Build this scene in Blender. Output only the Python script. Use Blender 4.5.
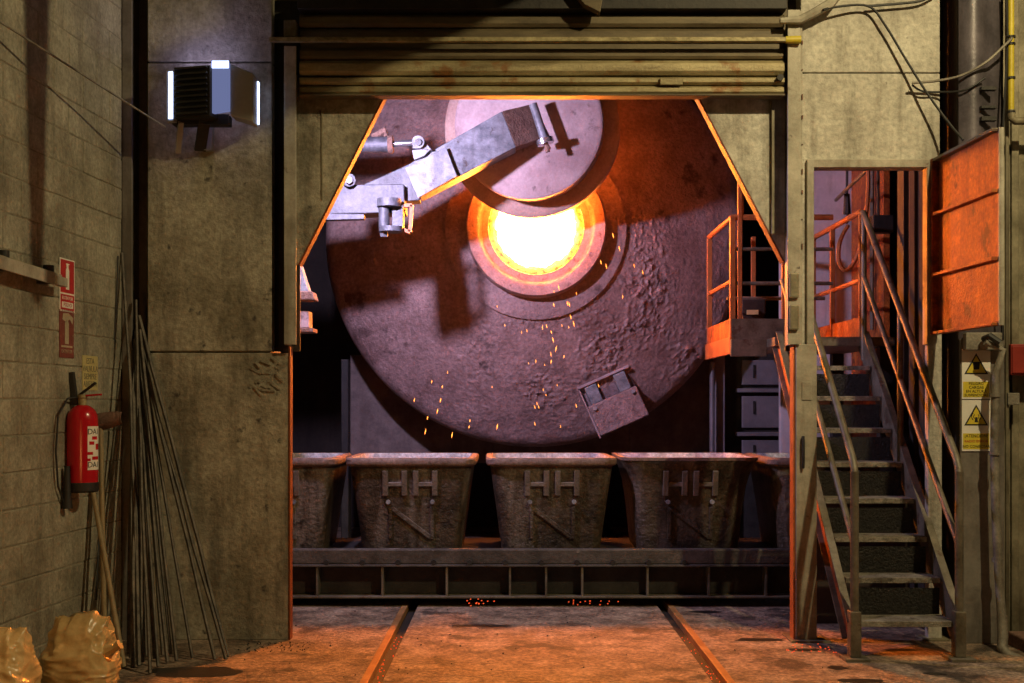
import bpy, bmesh, math, random
from mathutils import Vector, Matrix, Euler, noise
random.seed(7)
for o in list(bpy.data.objects):
    bpy.data.objects.remove(o)
SC = bpy.context.scene
COL = SC.collection

# ------------------------------------------------------------------ camera, world, lights, exposure
F = 1200.0            # focal length in pixels of a 1024 wide frame
EYE = 1.567           # camera height
HOR = 405.0           # horizon row
cd = bpy.data.cameras.new('camera')
cam = bpy.data.objects.new('camera', cd)
COL.objects.link(cam)
cam.location = (0, 0, EYE)
cam.rotation_euler = (math.pi / 2, 0, 0)
cd.sensor_width = 36
cd.lens = 36 * F / 1024
cd.shift_y = (HOR - 341.5) / 1024
cd.clip_start = 0.05
SC.camera = cam

wd = bpy.data.worlds.new('world')
SC.world = wd
wd.use_nodes = True
bg = wd.node_tree.nodes['Background']
bg.inputs[0].default_value = (0.80, 0.66, 0.40, 1)
bg.inputs[1].default_value = 0.016

SC.view_settings.view_transform = 'Standard'
SC.view_settings.look = 'None'
SC.view_settings.gamma = 1
SC.view_settings.use_curve_mapping = False
SC.view_settings.exposure = 0.0


def area_light(name, loc, target, size, power, color, shape='DISK', spread=math.pi):
    l = bpy.data.lights.new(name, 'AREA')
    l.shape = shape
    l.size = size
    l.energy = power
    l.color = color
    l.spread = spread
    o = bpy.data.objects.new(name, l)
    o.location = loc
    o.rotation_euler = (Vector(target) - Vector(loc)).to_track_quat('-Z', 'Y').to_euler()
    COL.objects.link(o)
    return o


# sodium high-bay lamp of the hall on the camera's side, up to the right
area_light('hall_lamp', (3.3, 4.4, 5.8), (0.4, 8.0, 2.0), 0.12, 205, (1.0, 0.81, 0.44))
# cool work flood under the lintel inside the furnace bay
area_light('furnace_bay_flood', (-1.42, 8.48, 3.62), (0.5, 12.0, 2.9), 0.14, 165, (0.72, 0.60, 0.96))
# glow of a neighbouring furnace, low on the left of the hall
area_light('neighbour_glow', (-2.2, 4.6, 1.3), (-2.6, 6.6, 0.9), 0.35, 4.5, (1.0, 0.40, 0.10))


# ------------------------------------------------------------------ helpers
def P(x, y, d):
    return Vector(((x - 512) / F * d, d, EYE + (HOR - y) / F * d))


def tag(o, label=None, cat=None, group=None, kind=None):
    if label: o['label'] = label
    if cat: o['category'] = cat
    if group: o['group'] = group
    if kind: o['kind'] = kind
    return o


def empty(name, loc=(0, 0, 0), rz=0.0, label=None, cat=None, group=None, kind=None):
    o = bpy.data.objects.new(name, None)
    o.location = loc
    o.rotation_euler = (0, 0, rz)
    o.empty_display_size = 0.1
    COL.objects.link(o)
    return tag(o, label, cat, group, kind)


class MB:
    def __init__(s):
        s.v = []
        s.f = []

    def add(s, vs, fs):
        n = len(s.v)
        s.v += [Vector(v) for v in vs]
        s.f += [tuple(i + n for i in f) for f in fs]
        return s

    def box(s, a, b, M=None):
        x0, y0, z0 = (min(a[i], b[i]) for i in range(3))
        x1, y1, z1 = (max(a[i], b[i]) for i in range(3))
        vs = [Vector(p) for p in ((x0, y0, z0), (x1, y0, z0), (x1, y1, z0), (x0, y1, z0),
                                  (x0, y0, z1), (x1, y0, z1), (x1, y1, z1), (x0, y1, z1))]
        if M is not None:
            vs = [M @ v for v in vs]
        return s.add(vs, [(0, 3, 2, 1), (4, 5, 6, 7), (0, 1, 5, 4), (1, 2, 6, 5), (2, 3, 7, 6), (3, 0, 4, 7)])

    def bar(s, p0, p1, w, h, up=(0, 0, 1)):
        """rectangular bar from p0 to p1: w across, h along 'up'"""
        p0, p1 = Vector(p0), Vector(p1)
        t = (p1 - p0).normalized()
        side = t.cross(Vector(up))
        if side.length < 1e-5:
            side = t.cross(Vector((1, 0, 0)))
        side.normalize()
        u = side.cross(t).normalized()
        vs = []
        for p in (p0, p1):
            for a, b in ((-1, -1), (1, -1), (1, 1), (-1, 1)):
                vs.append(p + side * (a * w / 2) + u * (b * h / 2))
        return s.add(vs, [(3, 2, 1, 0), (4, 5, 6, 7), (0, 1, 5, 4), (1, 2, 6, 5), (2, 3, 7, 6), (3, 0, 4, 7)])

    def tube(s, pts, r, n=8, cap=True):
        pts = [Vector(p) for p in pts]
        rs = r if isinstance(r, (list, tuple)) else [r] * len(pts)
        prev = None
        base = len(s.v)
        for i, p in enumerate(pts):
            t = (pts[min(i + 1, len(pts) - 1)] - pts[max(i - 1, 0)])
            if t.length < 1e-9:
                t = Vector((0, 0, 1))
            t.normalize()
            if prev is None:
                a = Vector((1, 0, 0)) if abs(t.x) < 0.8 else Vector((0, 1, 0))
                u = t.cross(a).normalized()
            else:
                u = (prev - t * prev.dot(t)).normalized()
            prev = u
            w = t.cross(u)
            for k in range(n):
                an = 2 * math.pi * k / n
                s.v.append(p + (u * math.cos(an) + w * math.sin(an)) * rs[i])
        for i in range(len(pts) - 1):
            for k in range(n):
                a = base + i * n + k
                b = base + i * n + (k + 1) % n
                s.f.append((a, b, b + n, a + n))
        if cap:
            s.f.append(tuple(base + k for k in reversed(range(n))))
            e = base + (len(pts) - 1) * n
            s.f.append(tuple(e + k for k in range(n)))
        return s

    def prism(s, poly, y0, y1, M=None):
        """polygon in XZ (list of (x,z)) extruded along Y"""
        n = len(poly)
        vs = [Vector((x, y0, z)) for x, z in poly] + [Vector((x, y1, z)) for x, z in poly]
        if M is not None:
            vs = [M @ v for v in vs]
        fs = [tuple(range(n)), tuple(reversed(range(n, 2 * n)))]
        for i in range(n):
            j = (i + 1) % n
            fs.append((i, i + n, j + n, j))
        return s.add(vs, fs)

    def lathe(s, prof, M=None, n=64, closed=False, cap=True):
        """prof: list of (r, y); revolved about the Y axis"""
        base = len(s.v)
        for r, y in prof:
            for k in range(n):
                an = 2 * math.pi * k / n
                v = Vector((r * math.cos(an), y, r * math.sin(an)))
                s.v.append(M @ v if M is not None else v)
        m = len(prof)
        for i in range(m if closed else m - 1):
            for k in range(n):
                a = base + i * n + k
                b = base + i * n + (k + 1) % n
                c = base + ((i + 1) % m) * n + (k + 1) % n
                d = base + ((i + 1) % m) * n + k
                s.f.append((a, b, c, d))
        if not closed and cap:
            if prof[0][0] > 1e-4:
                s.f.append(tuple(base + k for k in reversed(range(n))))
            if prof[-1][0] > 1e-4:
                s.f.append(tuple(base + (m - 1) * n + k for k in range(n)))
        return s

    def build(s, name, mat, parent=None, local=False, bevel=0.0, smooth=False, kind=None):
        off = Vector((0, 0, 0))
        if parent is not None and not local:
            p = parent
            while p is not None:
                off += p.location
                p = p.parent
        me = bpy.data.meshes.new(name)
        me.from_pydata([tuple(v - off) for v in s.v], [], s.f)
        bm = bmesh.new()
        bm.from_mesh(me)
        bmesh.ops.remove_doubles(bm, verts=bm.verts, dist=1e-5)
        bmesh.ops.recalc_face_normals(bm, faces=bm.faces)
        if bevel:
            es = [e for e in bm.edges if len(e.link_faces) == 2 and e.calc_face_angle(0) > 0.6]
            bmesh.ops.bevel(bm, geom=es, offset=bevel, segments=2, affect='EDGES', profile=0.5, clamp_overlap=True)
        bm.to_mesh(me)
        bm.free()
        me.materials.append(mat)
        if smooth:
            for p in me.polygons:
                p.use_smooth = True
            try:
                me.set_sharp_from_angle(angle=math.radians(38))
            except Exception:
                pass
        o = bpy.data.objects.new(name, me)
        COL.objects.link(o)
        if parent is not None:
            o.parent = parent
        if kind:
            o['kind'] = kind
        return o


def lettering(name, text, size, mat, parent, M, extrude=0.001):
    """flat print: text mesh placed by matrix M (local to parent)"""
    cu = bpy.data.curves.new(name, 'FONT')
    cu.body = text
    cu.size = size
    cu.extrude = extrude
    cu.align_x = 'CENTER'
    cu.align_y = 'CENTER'
    cu.resolution_u = 2
    t = bpy.data.objects.new(name + '_tmp', cu)
    COL.objects.link(t)
    dg = bpy.context.evaluated_depsgraph_get()
    me = bpy.data.meshes.new_from_object(t.evaluated_get(dg))
    bpy.data.objects.remove(t)
    bpy.data.curves.remove(cu)
    me.transform(M)
    me.materials.clear()
    me.materials.append(mat)
    me.name = name
    o = bpy.data.objects.new(name, me)
    COL.objects.link(o)
    o.parent = parent
    return o


def copy_tree(o, parent=None):
    c = o.copy()
    COL.objects.link(c)
    if parent is not None:
        c.parent = parent
    for ch in list(o.children):
        copy_tree(ch, c)
    return c


# ------------------------------------------------------------------ materials
def srgb(*c):
    return tuple((x / 12.92 if x <= 0.04045 else ((x + 0.055) / 1.055) ** 2.4) for x in (v / 255 for v in c))


def mat(name, c1, c2, scale=3.0, rough=0.75, metal=0.0, bump=0.25, bscale=40.0, streak=None, streak_amt=0.5,
        spot=None, spot_scale=7.0, spot_lo=0.60, lo=0.37, hi=0.64, rough_var=0.1, detail=8.0, stretch=(1, 1, 1), grain=None):
    if grain is None:
        grain = min(0.30, bump * 0.55)
    m = bpy.data.materials.new(name)
    m.use_nodes = True
    nt = m.node_tree
    N, L = nt.nodes, nt.links
    b = N['Principled BSDF']
    geo = N.new('ShaderNodeNewGeometry')
    mp = N.new('ShaderNodeMapping')
    mp.inputs['Scale'].default_value = stretch
    L.new(geo.outputs['Position'], mp.inputs['Vector'])
    n1 = N.new('ShaderNodeTexNoise')
    n1.inputs['Scale'].default_value = scale
    n1.inputs['Detail'].default_value = detail
    n1.inputs['Roughness'].default_value = 0.72
    L.new(mp.outputs[0], n1.inputs['Vector'])
    r1 = N.new('ShaderNodeValToRGB')
    r1.color_ramp.elements[0].position = lo
    r1.color_ramp.elements[1].position = hi
    r1.color_ramp.elements[0].color = (*c1, 1)
    r1.color_ramp.elements[1].color = (*c2, 1)
    L.new(n1.outputs['Fac'], r1.inputs[0])
    col = r1.outputs[0]

    def overlay(col, vec_scale, sc, c, amt, lo_, hi_):
        mp2 = N.new('ShaderNodeMapping')
        mp2.inputs['Scale'].default_value = vec_scale
        mp2.inputs['Location'].default_value = (3.1, 1.7, 5.3)
        L.new(geo.outputs['Position'], mp2.inputs['Vector'])
        n2 = N.new('ShaderNodeTexNoise')
        n2.inputs['Scale'].default_value = sc
        n2.inputs['Detail'].default_value = 6
        n2.inputs['Roughness'].default_value = 0.6
        L.new(mp2.outputs[0], n2.inputs['Vector'])
        r2 = N.new('ShaderNodeMapRange')
        r2.inputs['From Min'].default_value = lo_
        r2.inputs['From Max'].default_value = hi_
        r2.inputs['To Max'].default_value = amt
        L.new(n2.outputs['Fac'], r2.inputs['Value'])
        mx = N.new('ShaderNodeMix')
        mx.data_type = 'RGBA'
        L.new(r2.outputs[0], mx.inputs['Factor'])
        L.new(col, mx.inputs['A'])
        mx.inputs['B'].default_value = (*c, 1)
        return mx.outputs['Result']
    if streak:
        col = overlay(col, (1, 1, 0.12), 7.0, streak, streak_amt, 0.50, 0.66)
    if spot:
        col = overlay(col, (1, 1, 1), spot_scale, spot, 0.9, spot_lo, spot_lo + 0.07)
    n3 = N.new('ShaderNodeTexNoise')
    n3.inputs['Scale'].default_value = bscale
    n3.inputs['Detail'].default_value = 6
    n3.inputs['Roughness'].default_value = 0.65
    L.new(geo.outputs['Position'], n3.inputs['Vector'])
    gr = N.new('ShaderNodeMapRange')
    gr.inputs['From Min'].default_value = 0.33
    gr.inputs['From Max'].default_value = 0.67
    gr.inputs['To Min'].default_value = 1 - grain
    gr.inputs['To Max'].default_value = 1 + grain * 0.8
    L.new(n3.outputs['Fac'], gr.inputs['Value'])
    ml = N.new('ShaderNodeMix')
    ml.data_type = 'RGBA'
    ml.blend_type = 'MULTIPLY'
    ml.inputs['Factor'].default_value = 1.0
    L.new(col, ml.inputs['A'])
    L.new(gr.outputs[0], ml.inputs['B'])
    L.new(ml.outputs['Result'], b.inputs['Base Color'])
    mr = N.new('ShaderNodeMapRange')
    mr.inputs['To Min'].default_value = max(0.02, rough - rough_var)
    mr.inputs['To Max'].default_value = min(1.0, rough + rough_var)
    L.new(n1.outputs['Fac'], mr.inputs['Value'])
    L.new(mr.outputs[0], b.inputs['Roughness'])
    b.inputs['Metallic'].default_value = metal
    if bump:
        bp = N.new('ShaderNodeBump')
        bp.inputs['Strength'].default_value = bump
        bp.inputs['Distance'].default_value = 0.02
        L.new(n3.outputs['Fac'], bp.inputs['Height'])
        L.new(bp.outputs[0], b.inputs['Normal'])
    return m


def glow(name, color, strength):
    m = bpy.data.materials.new(name)
    m.use_nodes = True
    b = m.node_tree.nodes['Principled BSDF']
    b.inputs['Base Color'].default_value = (0, 0, 0, 1)
    b.inputs['Emission Color'].default_value = (*color, 1)
    b.inputs['Emission Strength'].default_value = strength
    return m


def hot_material(name, c_lo, c_hi, s_lo, s_hi, scale, seed=0.0):
    """glowing refractory / melt: emission varies with a noise of its own"""
    m = bpy.data.materials.new(name)
    m.use_nodes = True
    N, L = m.node_tree.nodes, m.node_tree.links
    b = N['Principled BSDF']
    b.inputs['Base Color'].default_value = (0.25, 0.16, 0.10, 1)
    b.inputs['Roughness'].default_value = 0.9
    g = N.new('ShaderNodeNewGeometry')
    n = N.new('ShaderNodeTexNoise')
    n.inputs['Scale'].default_value = scale
    n.inputs['Detail'].default_value = 5
    L.new(g.outputs['Position'], n.inputs['Vector'])
    r = N.new('ShaderNodeValToRGB')
    r.color_ramp.elements[0].position = 0.36
    r.color_ramp.elements[1].position = 0.64
    r.color_ramp.elements[0].color = (*c_lo, 1)
    r.color_ramp.elements[1].color = (*c_hi, 1)
    L.new(n.outputs['Fac'], r.inputs[0])
    mr = N.new('ShaderNodeMapRange')
    mr.inputs['From Min'].default_value = 0.36
    mr.inputs['From Max'].default_value = 0.64
    mr.inputs['To Min'].default_value = s_lo
    mr.inputs['To Max'].default_value = s_hi
    L.new(n.outputs['Fac'], mr.inputs['Value'])
    L.new(r.outputs[0], b.inputs['Emission Color'])
    L.new(mr.outputs[0], b.inputs['Emission Strength'])
    return m


M = {}
M['concrete'] = mat('concrete', (0.20, 0.175, 0.12), (0.46, 0.42, 0.32), 2.0, 0.88, 0, 0.6, 26, streak=(0.09, 0.075, 0.05), streak_amt=0.6,
                    spot=(0.06, 0.05, 0.04), spot_scale=9, spot_lo=0.63)
M['concrete_pale'] = mat('concrete_pale', (0.38, 0.35, 0.29), (0.62, 0.59, 0.50), 2.0, 0.88, 0, 0.5, 26, streak=(0.20, 0.18, 0.14), streak_amt=0.7,
                         spot=(0.15, 0.13, 0.11), spot_scale=16, spot_lo=0.68)
M['block'] = mat('block', (0.21, 0.19, 0.135), (0.40, 0.37, 0.28), 2.6, 0.75, 0, 0.6, 40, streak=(0.13, 0.11, 0.075), streak_amt=0.5)
M['mortar'] = mat('mortar', (0.17, 0.15, 0.105), (0.32, 0.29, 0.21), 5, 0.95, 0, 0.4, 60)
M['floor'] = mat('floor', (0.10, 0.065, 0.042), (0.48, 0.35, 0.25), 4.0, 0.62, 0, 1.0, 32, grain=0.5, spot=(0.05, 0.036, 0.027), spot_scale=2.6, spot_lo=0.565, streak=(0.16, 0.12, 0.09), streak_amt=0.4, rough_var=0.2)
M['floor_dark'] = mat('floor_dark', (0.035, 0.03, 0.027), (0.08, 0.07, 0.06), 4, 0.85, 0, 0.5, 30)
M['oil'] = mat('oil', (0.018, 0.014, 0.011), (0.035, 0.028, 0.022), 5, 0.35, 0, 0.15, 40)
M['steel_olive'] = mat('steel_olive', (0.13, 0.11, 0.065), (0.33, 0.29, 0.19), 3.5, 0.55, 0.2, 0.15, 50, streak=(0.08, 0.06, 0.04), streak_amt=0.6)
M['steel_pale'] = mat('steel_pale', (0.26, 0.235, 0.18), (0.50, 0.46, 0.37), 3.5, 0.6, 0.1, 0.15, 50, streak=(0.17, 0.14, 0.10), streak_amt=0.6,
                      spot=(0.10, 0.07, 0.05), spot_scale=12, spot_lo=0.66)
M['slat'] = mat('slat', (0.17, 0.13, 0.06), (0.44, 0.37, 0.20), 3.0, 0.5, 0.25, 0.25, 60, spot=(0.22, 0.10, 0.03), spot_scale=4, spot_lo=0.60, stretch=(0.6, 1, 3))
M['slat_dark'] = mat('slat_dark', (0.075, 0.055, 0.028), (0.18, 0.14, 0.075), 3.0, 0.6, 0.2, 0.12, 60, stretch=(0.6, 1, 3))  # darker copy of slat; weaker light on the upper slats is in its colour
M['bar_worn'] = mat('bar_worn', (0.14, 0.11, 0.045), (0.46, 0.39, 0.21), 7, 0.5, 0.3, 0.2, 60, stretch=(1, 1, 2))
M['black_steel'] = mat('black_steel', (0.018, 0.016, 0.014), (0.045, 0.04, 0.034), 5, 0.6, 0.3, 0.2, 50)
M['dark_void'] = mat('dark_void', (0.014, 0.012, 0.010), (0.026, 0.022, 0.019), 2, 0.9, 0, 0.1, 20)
M['disc'] = mat('disc', (0.17, 0.10, 0.088), (0.46, 0.31, 0.285), 2.4, 0.56, 0.1, 0.8, 30, spot=(0.075, 0.042, 0.036), spot_scale=3.0, spot_lo=0.60, lo=0.30, hi=0.72)
M['slag'] = mat('slag', (0.11, 0.075, 0.078), (0.26, 0.19, 0.195), 7.0, 0.55, 0.15, 0.6, 60)
M['lid'] = mat('lid', (0.34, 0.23, 0.225), (0.52, 0.39, 0.38), 2.6, 0.6, 0.1, 0.2, 40, spot=(0.19, 0.13, 0.125), spot_scale=6, spot_lo=0.60)
M['lid_side'] = mat('lid_side', (0.40, 0.25, 0.20), (0.56, 0.38, 0.31), 3, 0.7, 0.1, 0.3, 40)
M['ring'] = mat('ring', (0.34, 0.20, 0.17), (0.52, 0.34, 0.29), 6, 0.65, 0.1, 0.45, 45, spot=(0.20, 0.11, 0.09), spot_scale=10, spot_lo=0.58)
M['arm'] = mat('arm', (0.12, 0.13, 0.145), (0.34, 0.35, 0.37), 6, 0.5, 0.1, 0.2, 40, streak=(0.06, 0.055, 0.055), streak_amt=0.5, spot=(0.07, 0.05, 0.045), spot_scale=9, spot_lo=0.62, stretch=(1, 1, 1.4))
M['arm_dark'] = mat('arm_dark', (0.055, 0.058, 0.066), (0.14, 0.145, 0.16), 7, 0.5, 0.1, 0.3, 40, streak=(0.022, 0.02, 0.02), streak_amt=0.6)  # darker copy of arm; offsets the flood's strong light on nearby parts
M['arm_rust'] = mat('arm_rust', (0.17, 0.09, 0.065), (0.29, 0.17, 0.125), 12, 0.8, 0.1, 0.8, 50)
M['chrome'] = mat('chrome', (0.62, 0.64, 0.68), (0.8, 0.8, 0.82), 6, 0.22, 0.9, 0.05, 40)
M['frame_plate'] = mat('frame_plate', (0.10, 0.072, 0.062), (0.22, 0.165, 0.145), 3.5, 0.7, 0.1, 0.2, 30, streak=(0.10, 0.07, 0.06), streak_amt=0.5)
M['cabinet'] = mat('cabinet', (0.15, 0.13, 0.135), (0.23, 0.20, 0.21), 2.5, 0.6, 0.2, 0.1, 30)
M['mould'] = mat('mould', (0.022, 0.015, 0.009), (0.10, 0.072, 0.045), 3.6, 0.38, 0.1, 0.9, 30, streak=(0.26, 0.22, 0.18), streak_amt=0.5, spot=(0.014, 0.010, 0.008), spot_scale=5, spot_lo=0.60)
M['mould_rim'] = mat('mould_rim', (0.13, 0.08, 0.06), (0.26, 0.175, 0.135), 6, 0.7, 0.05, 0.5, 40)
M['mould_letter'] = mat('mould_letter', (0.10, 0.08, 0.06), (0.19, 0.155, 0.125), 6, 0.5, 0.1, 0.4, 50)
M['mould_inside'] = mat('mould_inside', (0.25, 0.25, 0.27), (0.62, 0.62, 0.64), 8, 0.8, 0, 0.6, 40)
M['car'] = mat('car', (0.045, 0.038, 0.030), (0.12, 0.105, 0.088), 3.5, 0.55, 0.25, 0.35, 40, spot=(0.34, 0.31, 0.28), spot_scale=5, spot_lo=0.645)
M['glowlit_steel'] = mat('glowlit_steel', (0.27, 0.045, 0.005), (0.54, 0.155, 0.018), 5.0, 0.6, 0.0, 0.5, 40, spot=(0.09, 0.018, 0.005), spot_scale=5, spot_lo=0.58, streak=(0.15, 0.025, 0.005), streak_amt=0.6)  # steel facing the furnace; the orange of its glow is in the colour
M['orange_rail'] = mat('orange_rail', (0.30, 0.085, 0.02), (0.46, 0.16, 0.045), 6, 0.5, 0.1, 0.15, 50)  # on railings and post web, furnace glow is put into this orange
M['edge_glow'] = mat('edge_glow', (0.13, 0.028, 0.005), (0.22, 0.055, 0.010), 6, 0.6, 0, 0.2, 50)  # edges of the opening, coloured with the furnace glow that falls on them
M['stair_steel'] = mat('stair_steel', (0.095, 0.078, 0.050), (0.22, 0.19, 0.14), 5, 0.5, 0.3, 0.2, 50, spot=(0.09, 0.05, 0.03), spot_scale=9, spot_lo=0.6)
M['tread'] = mat('tread', (0.14, 0.12, 0.09), (0.42, 0.38, 0.31), 8, 0.5, 0.3, 0.6, 70, spot=(0.07, 0.055, 0.045), spot_scale=9, spot_lo=0.57)
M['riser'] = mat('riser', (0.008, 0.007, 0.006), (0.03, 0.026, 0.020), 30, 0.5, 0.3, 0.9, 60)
M['rod'] = mat('rod', (0.045, 0.038, 0.03), (0.15, 0.125, 0.095), 12, 0.5, 0.5, 0.3, 60)
M['wood'] = mat('wood', (0.22, 0.16, 0.08), (0.36, 0.27, 0.14), 5, 0.6, 0, 0.2, 60, stretch=(8, 8, 1))
M['red_paint'] = mat('red_paint', (0.42, 0.006, 0.012), (0.50, 0.010, 0.018), 3, 0.22, 0, 0.02, 20)
M['red_box'] = mat('red_box', (0.22, 0.018, 0.010), (0.32, 0.03, 0.016), 4, 0.5, 0, 0.1, 30)
M['rubber'] = mat('rubber', (0.010, 0.010, 0.009), (0.022, 0.02, 0.018), 8, 0.6, 0, 0.1, 50)
M['white_print'] = mat('white_print', (0.76, 0.73, 0.64), (0.86, 0.83, 0.75), 5, 0.5, 0, 0.02, 30)
M['red_print'] = mat('red_print', (0.45, 0.020, 0.025), (0.52, 0.03, 0.035), 5, 0.5, 0, 0.02, 30)
M['red_faded'] = mat('red_faded', (0.16, 0.035, 0.025), (0.24, 0.06, 0.045), 9, 0.7, 0, 0.2, 60, spot=(0.30, 0.24, 0.17), spot_scale=11, spot_lo=0.60)
M['faded_white'] = mat('faded_white', (0.34, 0.27, 0.17), (0.45, 0.38, 0.27), 12, 0.8, 0, 0.2, 60)
M['yellow_print'] = mat('yellow_print', (0.60, 0.47, 0.03), (0.70, 0.56, 0.05), 6, 0.5, 0, 0.02, 30)
M['yellow_old'] = mat('yellow_old', (0.44, 0.37, 0.15), (0.56, 0.48, 0.22), 9, 0.6, 0, 0.1, 40)
M['black_print'] = mat('black_print', (0.012, 0.011, 0.010), (0.02, 0.018, 0.016), 5, 0.6, 0, 0.02, 30)
M['grey_print'] = mat('grey_print', (0.12, 0.11, 0.07), (0.18, 0.16, 0.10), 5, 0.6, 0, 0.02, 30)
M['yellow_pipe'] = mat('yellow_pipe', (0.46, 0.36, 0.02), (0.60, 0.48, 0.04), 6, 0.45, 0, 0.1, 40)
M['conduit'] = mat('conduit', (0.15, 0.13, 0.10), (0.30, 0.27, 0.215), 8, 0.55, 0.1, 0.3, 60)
M['post_grey'] = mat('post_grey', (0.12, 0.10, 0.08), (0.26, 0.235, 0.20), 3, 0.55, 0.15, 0.15, 40, streak=(0.09, 0.075, 0.06), streak_amt=0.7)
M['lilac_steel'] = mat('lilac_steel', (0.06, 0.052, 0.06), (0.14, 0.12, 0.14), 2.5, 0.4, 0.2, 0.1, 40, streak=(0.05, 0.04, 0.04), streak_amt=0.6)
M['lamp_grey'] = mat('lamp_grey', (0.34, 0.33, 0.31), (0.44, 0.43, 0.40), 4, 0.45, 0.2, 0.05, 40)
M['sack'] = mat('sack', (0.42, 0.30, 0.12), (0.64, 0.49, 0.24), 4, 0.26, 0, 0.12, 30, rough_var=0.08)
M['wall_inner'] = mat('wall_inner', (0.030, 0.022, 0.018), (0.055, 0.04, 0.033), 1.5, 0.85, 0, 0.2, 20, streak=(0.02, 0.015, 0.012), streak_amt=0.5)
M['bay_panel'] = mat('bay_panel', (0.45, 0.41, 0.42), (0.62, 0.58, 0.60), 2.0, 0.6, 0, 0.1, 30, streak=(0.17, 0.15, 0.14), streak_amt=0.5)
M['melt'] = hot_material('melt', (1.0, 0.215, 0.020), (1.0, 0.27, 0.03), 290, 420, 5)
M['hot_lining'] = hot_material('hot_lining', (1.0, 0.16, 0.01), (1.0, 0.36, 0.03), 1.0, 5.0, 22)
M['spark'] = glow('spark', (1.0, 0.28, 0.04), 6)
M['ember'] = glow('ember', (1.0, 0.10, 0.02), 1.1)
M['led'] = glow('led', (0.50, 0.62, 1.0), 4.5)
M['plate_glow'] = glow('plate_glow', (0.42, 0.50, 1.0), 0.32)
M['led_strong'] = glow('led_strong', (0.58, 0.52, 1.0), 14)

# ------------------------------------------------------------------ the setting
FD = 8.0                 # depth of the portal wall

# floor: dark bed with slabs laid on it
fl = MB().box((-7, 1.0, -0.20), (7, 16.5, -0.05)).build('floor', M['floor_dark'])
tag(fl, 'concrete foundry floor of worn slabs with rail grooves', 'floor', kind='structure')
RX = (-0.80, 1.20)       # rail lines
JY = 8.18                # cross joint between the rails
slabs = [(-7, RX[0] - 0.062, 1.0, 16.4), (RX[0] + 0.065, RX[1] - 0.065, 1.0, JY - 0.006), (RX[0] + 0.065, RX[1] - 0.065, JY + 0.006, 16.4), (RX[1] + 0.062, 7, 1.0, 16.4)]
for x0, x1, y0, y1 in slabs:
    MB().box((x0, y0, -0.049), (x1, y1, 0.0)).build('floor_slab', M['floor'], fl, bevel=0.004)


def stain(cx, cy, rx, ry, seed):
    b = MB()
    n = 28
    pts = []
    for k in range(n):
        a = 2 * math.pi * k / n
        q = 1 + 0.35 * noise.noise(Vector((math.cos(a) * 1.6 + seed, math.sin(a) * 1.6, seed)))
        pts.append((cx + rx * q * math.cos(a), cy + ry * q * math.sin(a), 0.0025))
    b.add([(cx, cy, 0.003)] + pts, [(0, 1 + k, 1 + (k + 1) % n) for k in range(n)])
    return b.build('oil_stain', M['oil'], fl)


for x, y, rx, ry in ((195, 672, 0.30, 0.13), (838, 668, 0.06, 0.05), (803, 650, 0.10, 0.04), (860, 681, 0.12, 0.05), (935, 674, 0.06, 0.04), (760, 640, 0.16, 0.05), (900, 650, 0.10, 0.03), (705, 612, 0.12, 0.05), (480, 626, 0.2, 0.04)):
    d = F * EYE / (y - HOR)
    stain((x - 512) / F * d, d, rx, ry, x * 0.37)

for i, rx in enumerate(RX):
    s = -1 if i == 0 else 1
    r = empty('floor_rail', (rx, 8, -0.05), 0, ('rust-orange rail set in the floor left of the moulds\' centre line' if i == 0 else 'rust-brown rail set in the floor nearer the stairs'), 'rail', 'rails sunk in the floor')
    MB().box((rx + s * 0.060, 1.0, -0.05), (rx + s * 0.012, 12.5, 0.006)).build('rail_head', mat('rail_rust%d' % i, (0.30, 0.14, 0.05), (0.48, 0.27, 0.11), 5, 0.5, 0.3, 0.2, 50), r, bevel=0.004)
    MB().box((rx + s * 0.012, 1.0, -0.05), (rx - s * 0.062, 12.5, -0.042)).build('groove_plate', M['black_steel'], r)

# left block wall: one block per object, turned a little off square
WA = -math.atan(0.0717)
wl = MB().box((-0.35, -5.5, -0.05), (-0.005, 0.0, 5.4)).build('wall_left', M['mortar'], local=True)
wl.location = (-2.60, FD, 0)
wl.rotation_euler = (0, 0, WA)
tag(wl, 'painted concrete block wall with recessed mortar joints', 'wall', kind='structure')


def block_mesh(w):
    o = MB().box((-0.06, -w / 2, -0.0965), (0, w / 2, 0.0965)).build('block', M['block'], wl, local=True, bevel=0.006)
    return o


blk, hblk = block_mesh(0.394), block_mesh(0.194)
first = {0: True, 1: True}
for row in range(24):
    z = 0.1 + 0.2 * row
    spans = [(0.2 + 0.4 * k, 0) for k in range(6)] if row % 2 == 0 else [(0.1, 1)] + [(0.4 + 0.4 * k, 0) for k in range(5)] + [(2.3, 1)]
    for u, half in spans:
        src = hblk if half else blk
        if first[half]:
            o = src
            first[half] = False
        else:
            o = src.copy()
            COL.objects.link(o)
        o.location = (random.uniform(-0.0025, 0.0015), -u, z)


def wall_d(x):
    return 3.1736 / ((512 - x) / F + 0.0717)


def wall_pt(x, y, off=0.0):
    d = wall_d(x)
    X = -2.6 + 0.0717 * (d - 8)
    n = Vector((math.cos(WA), math.sin(WA), 0))
    return Vector((X, d, EYE + (HOR - y) / F * d)) + n * off


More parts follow.
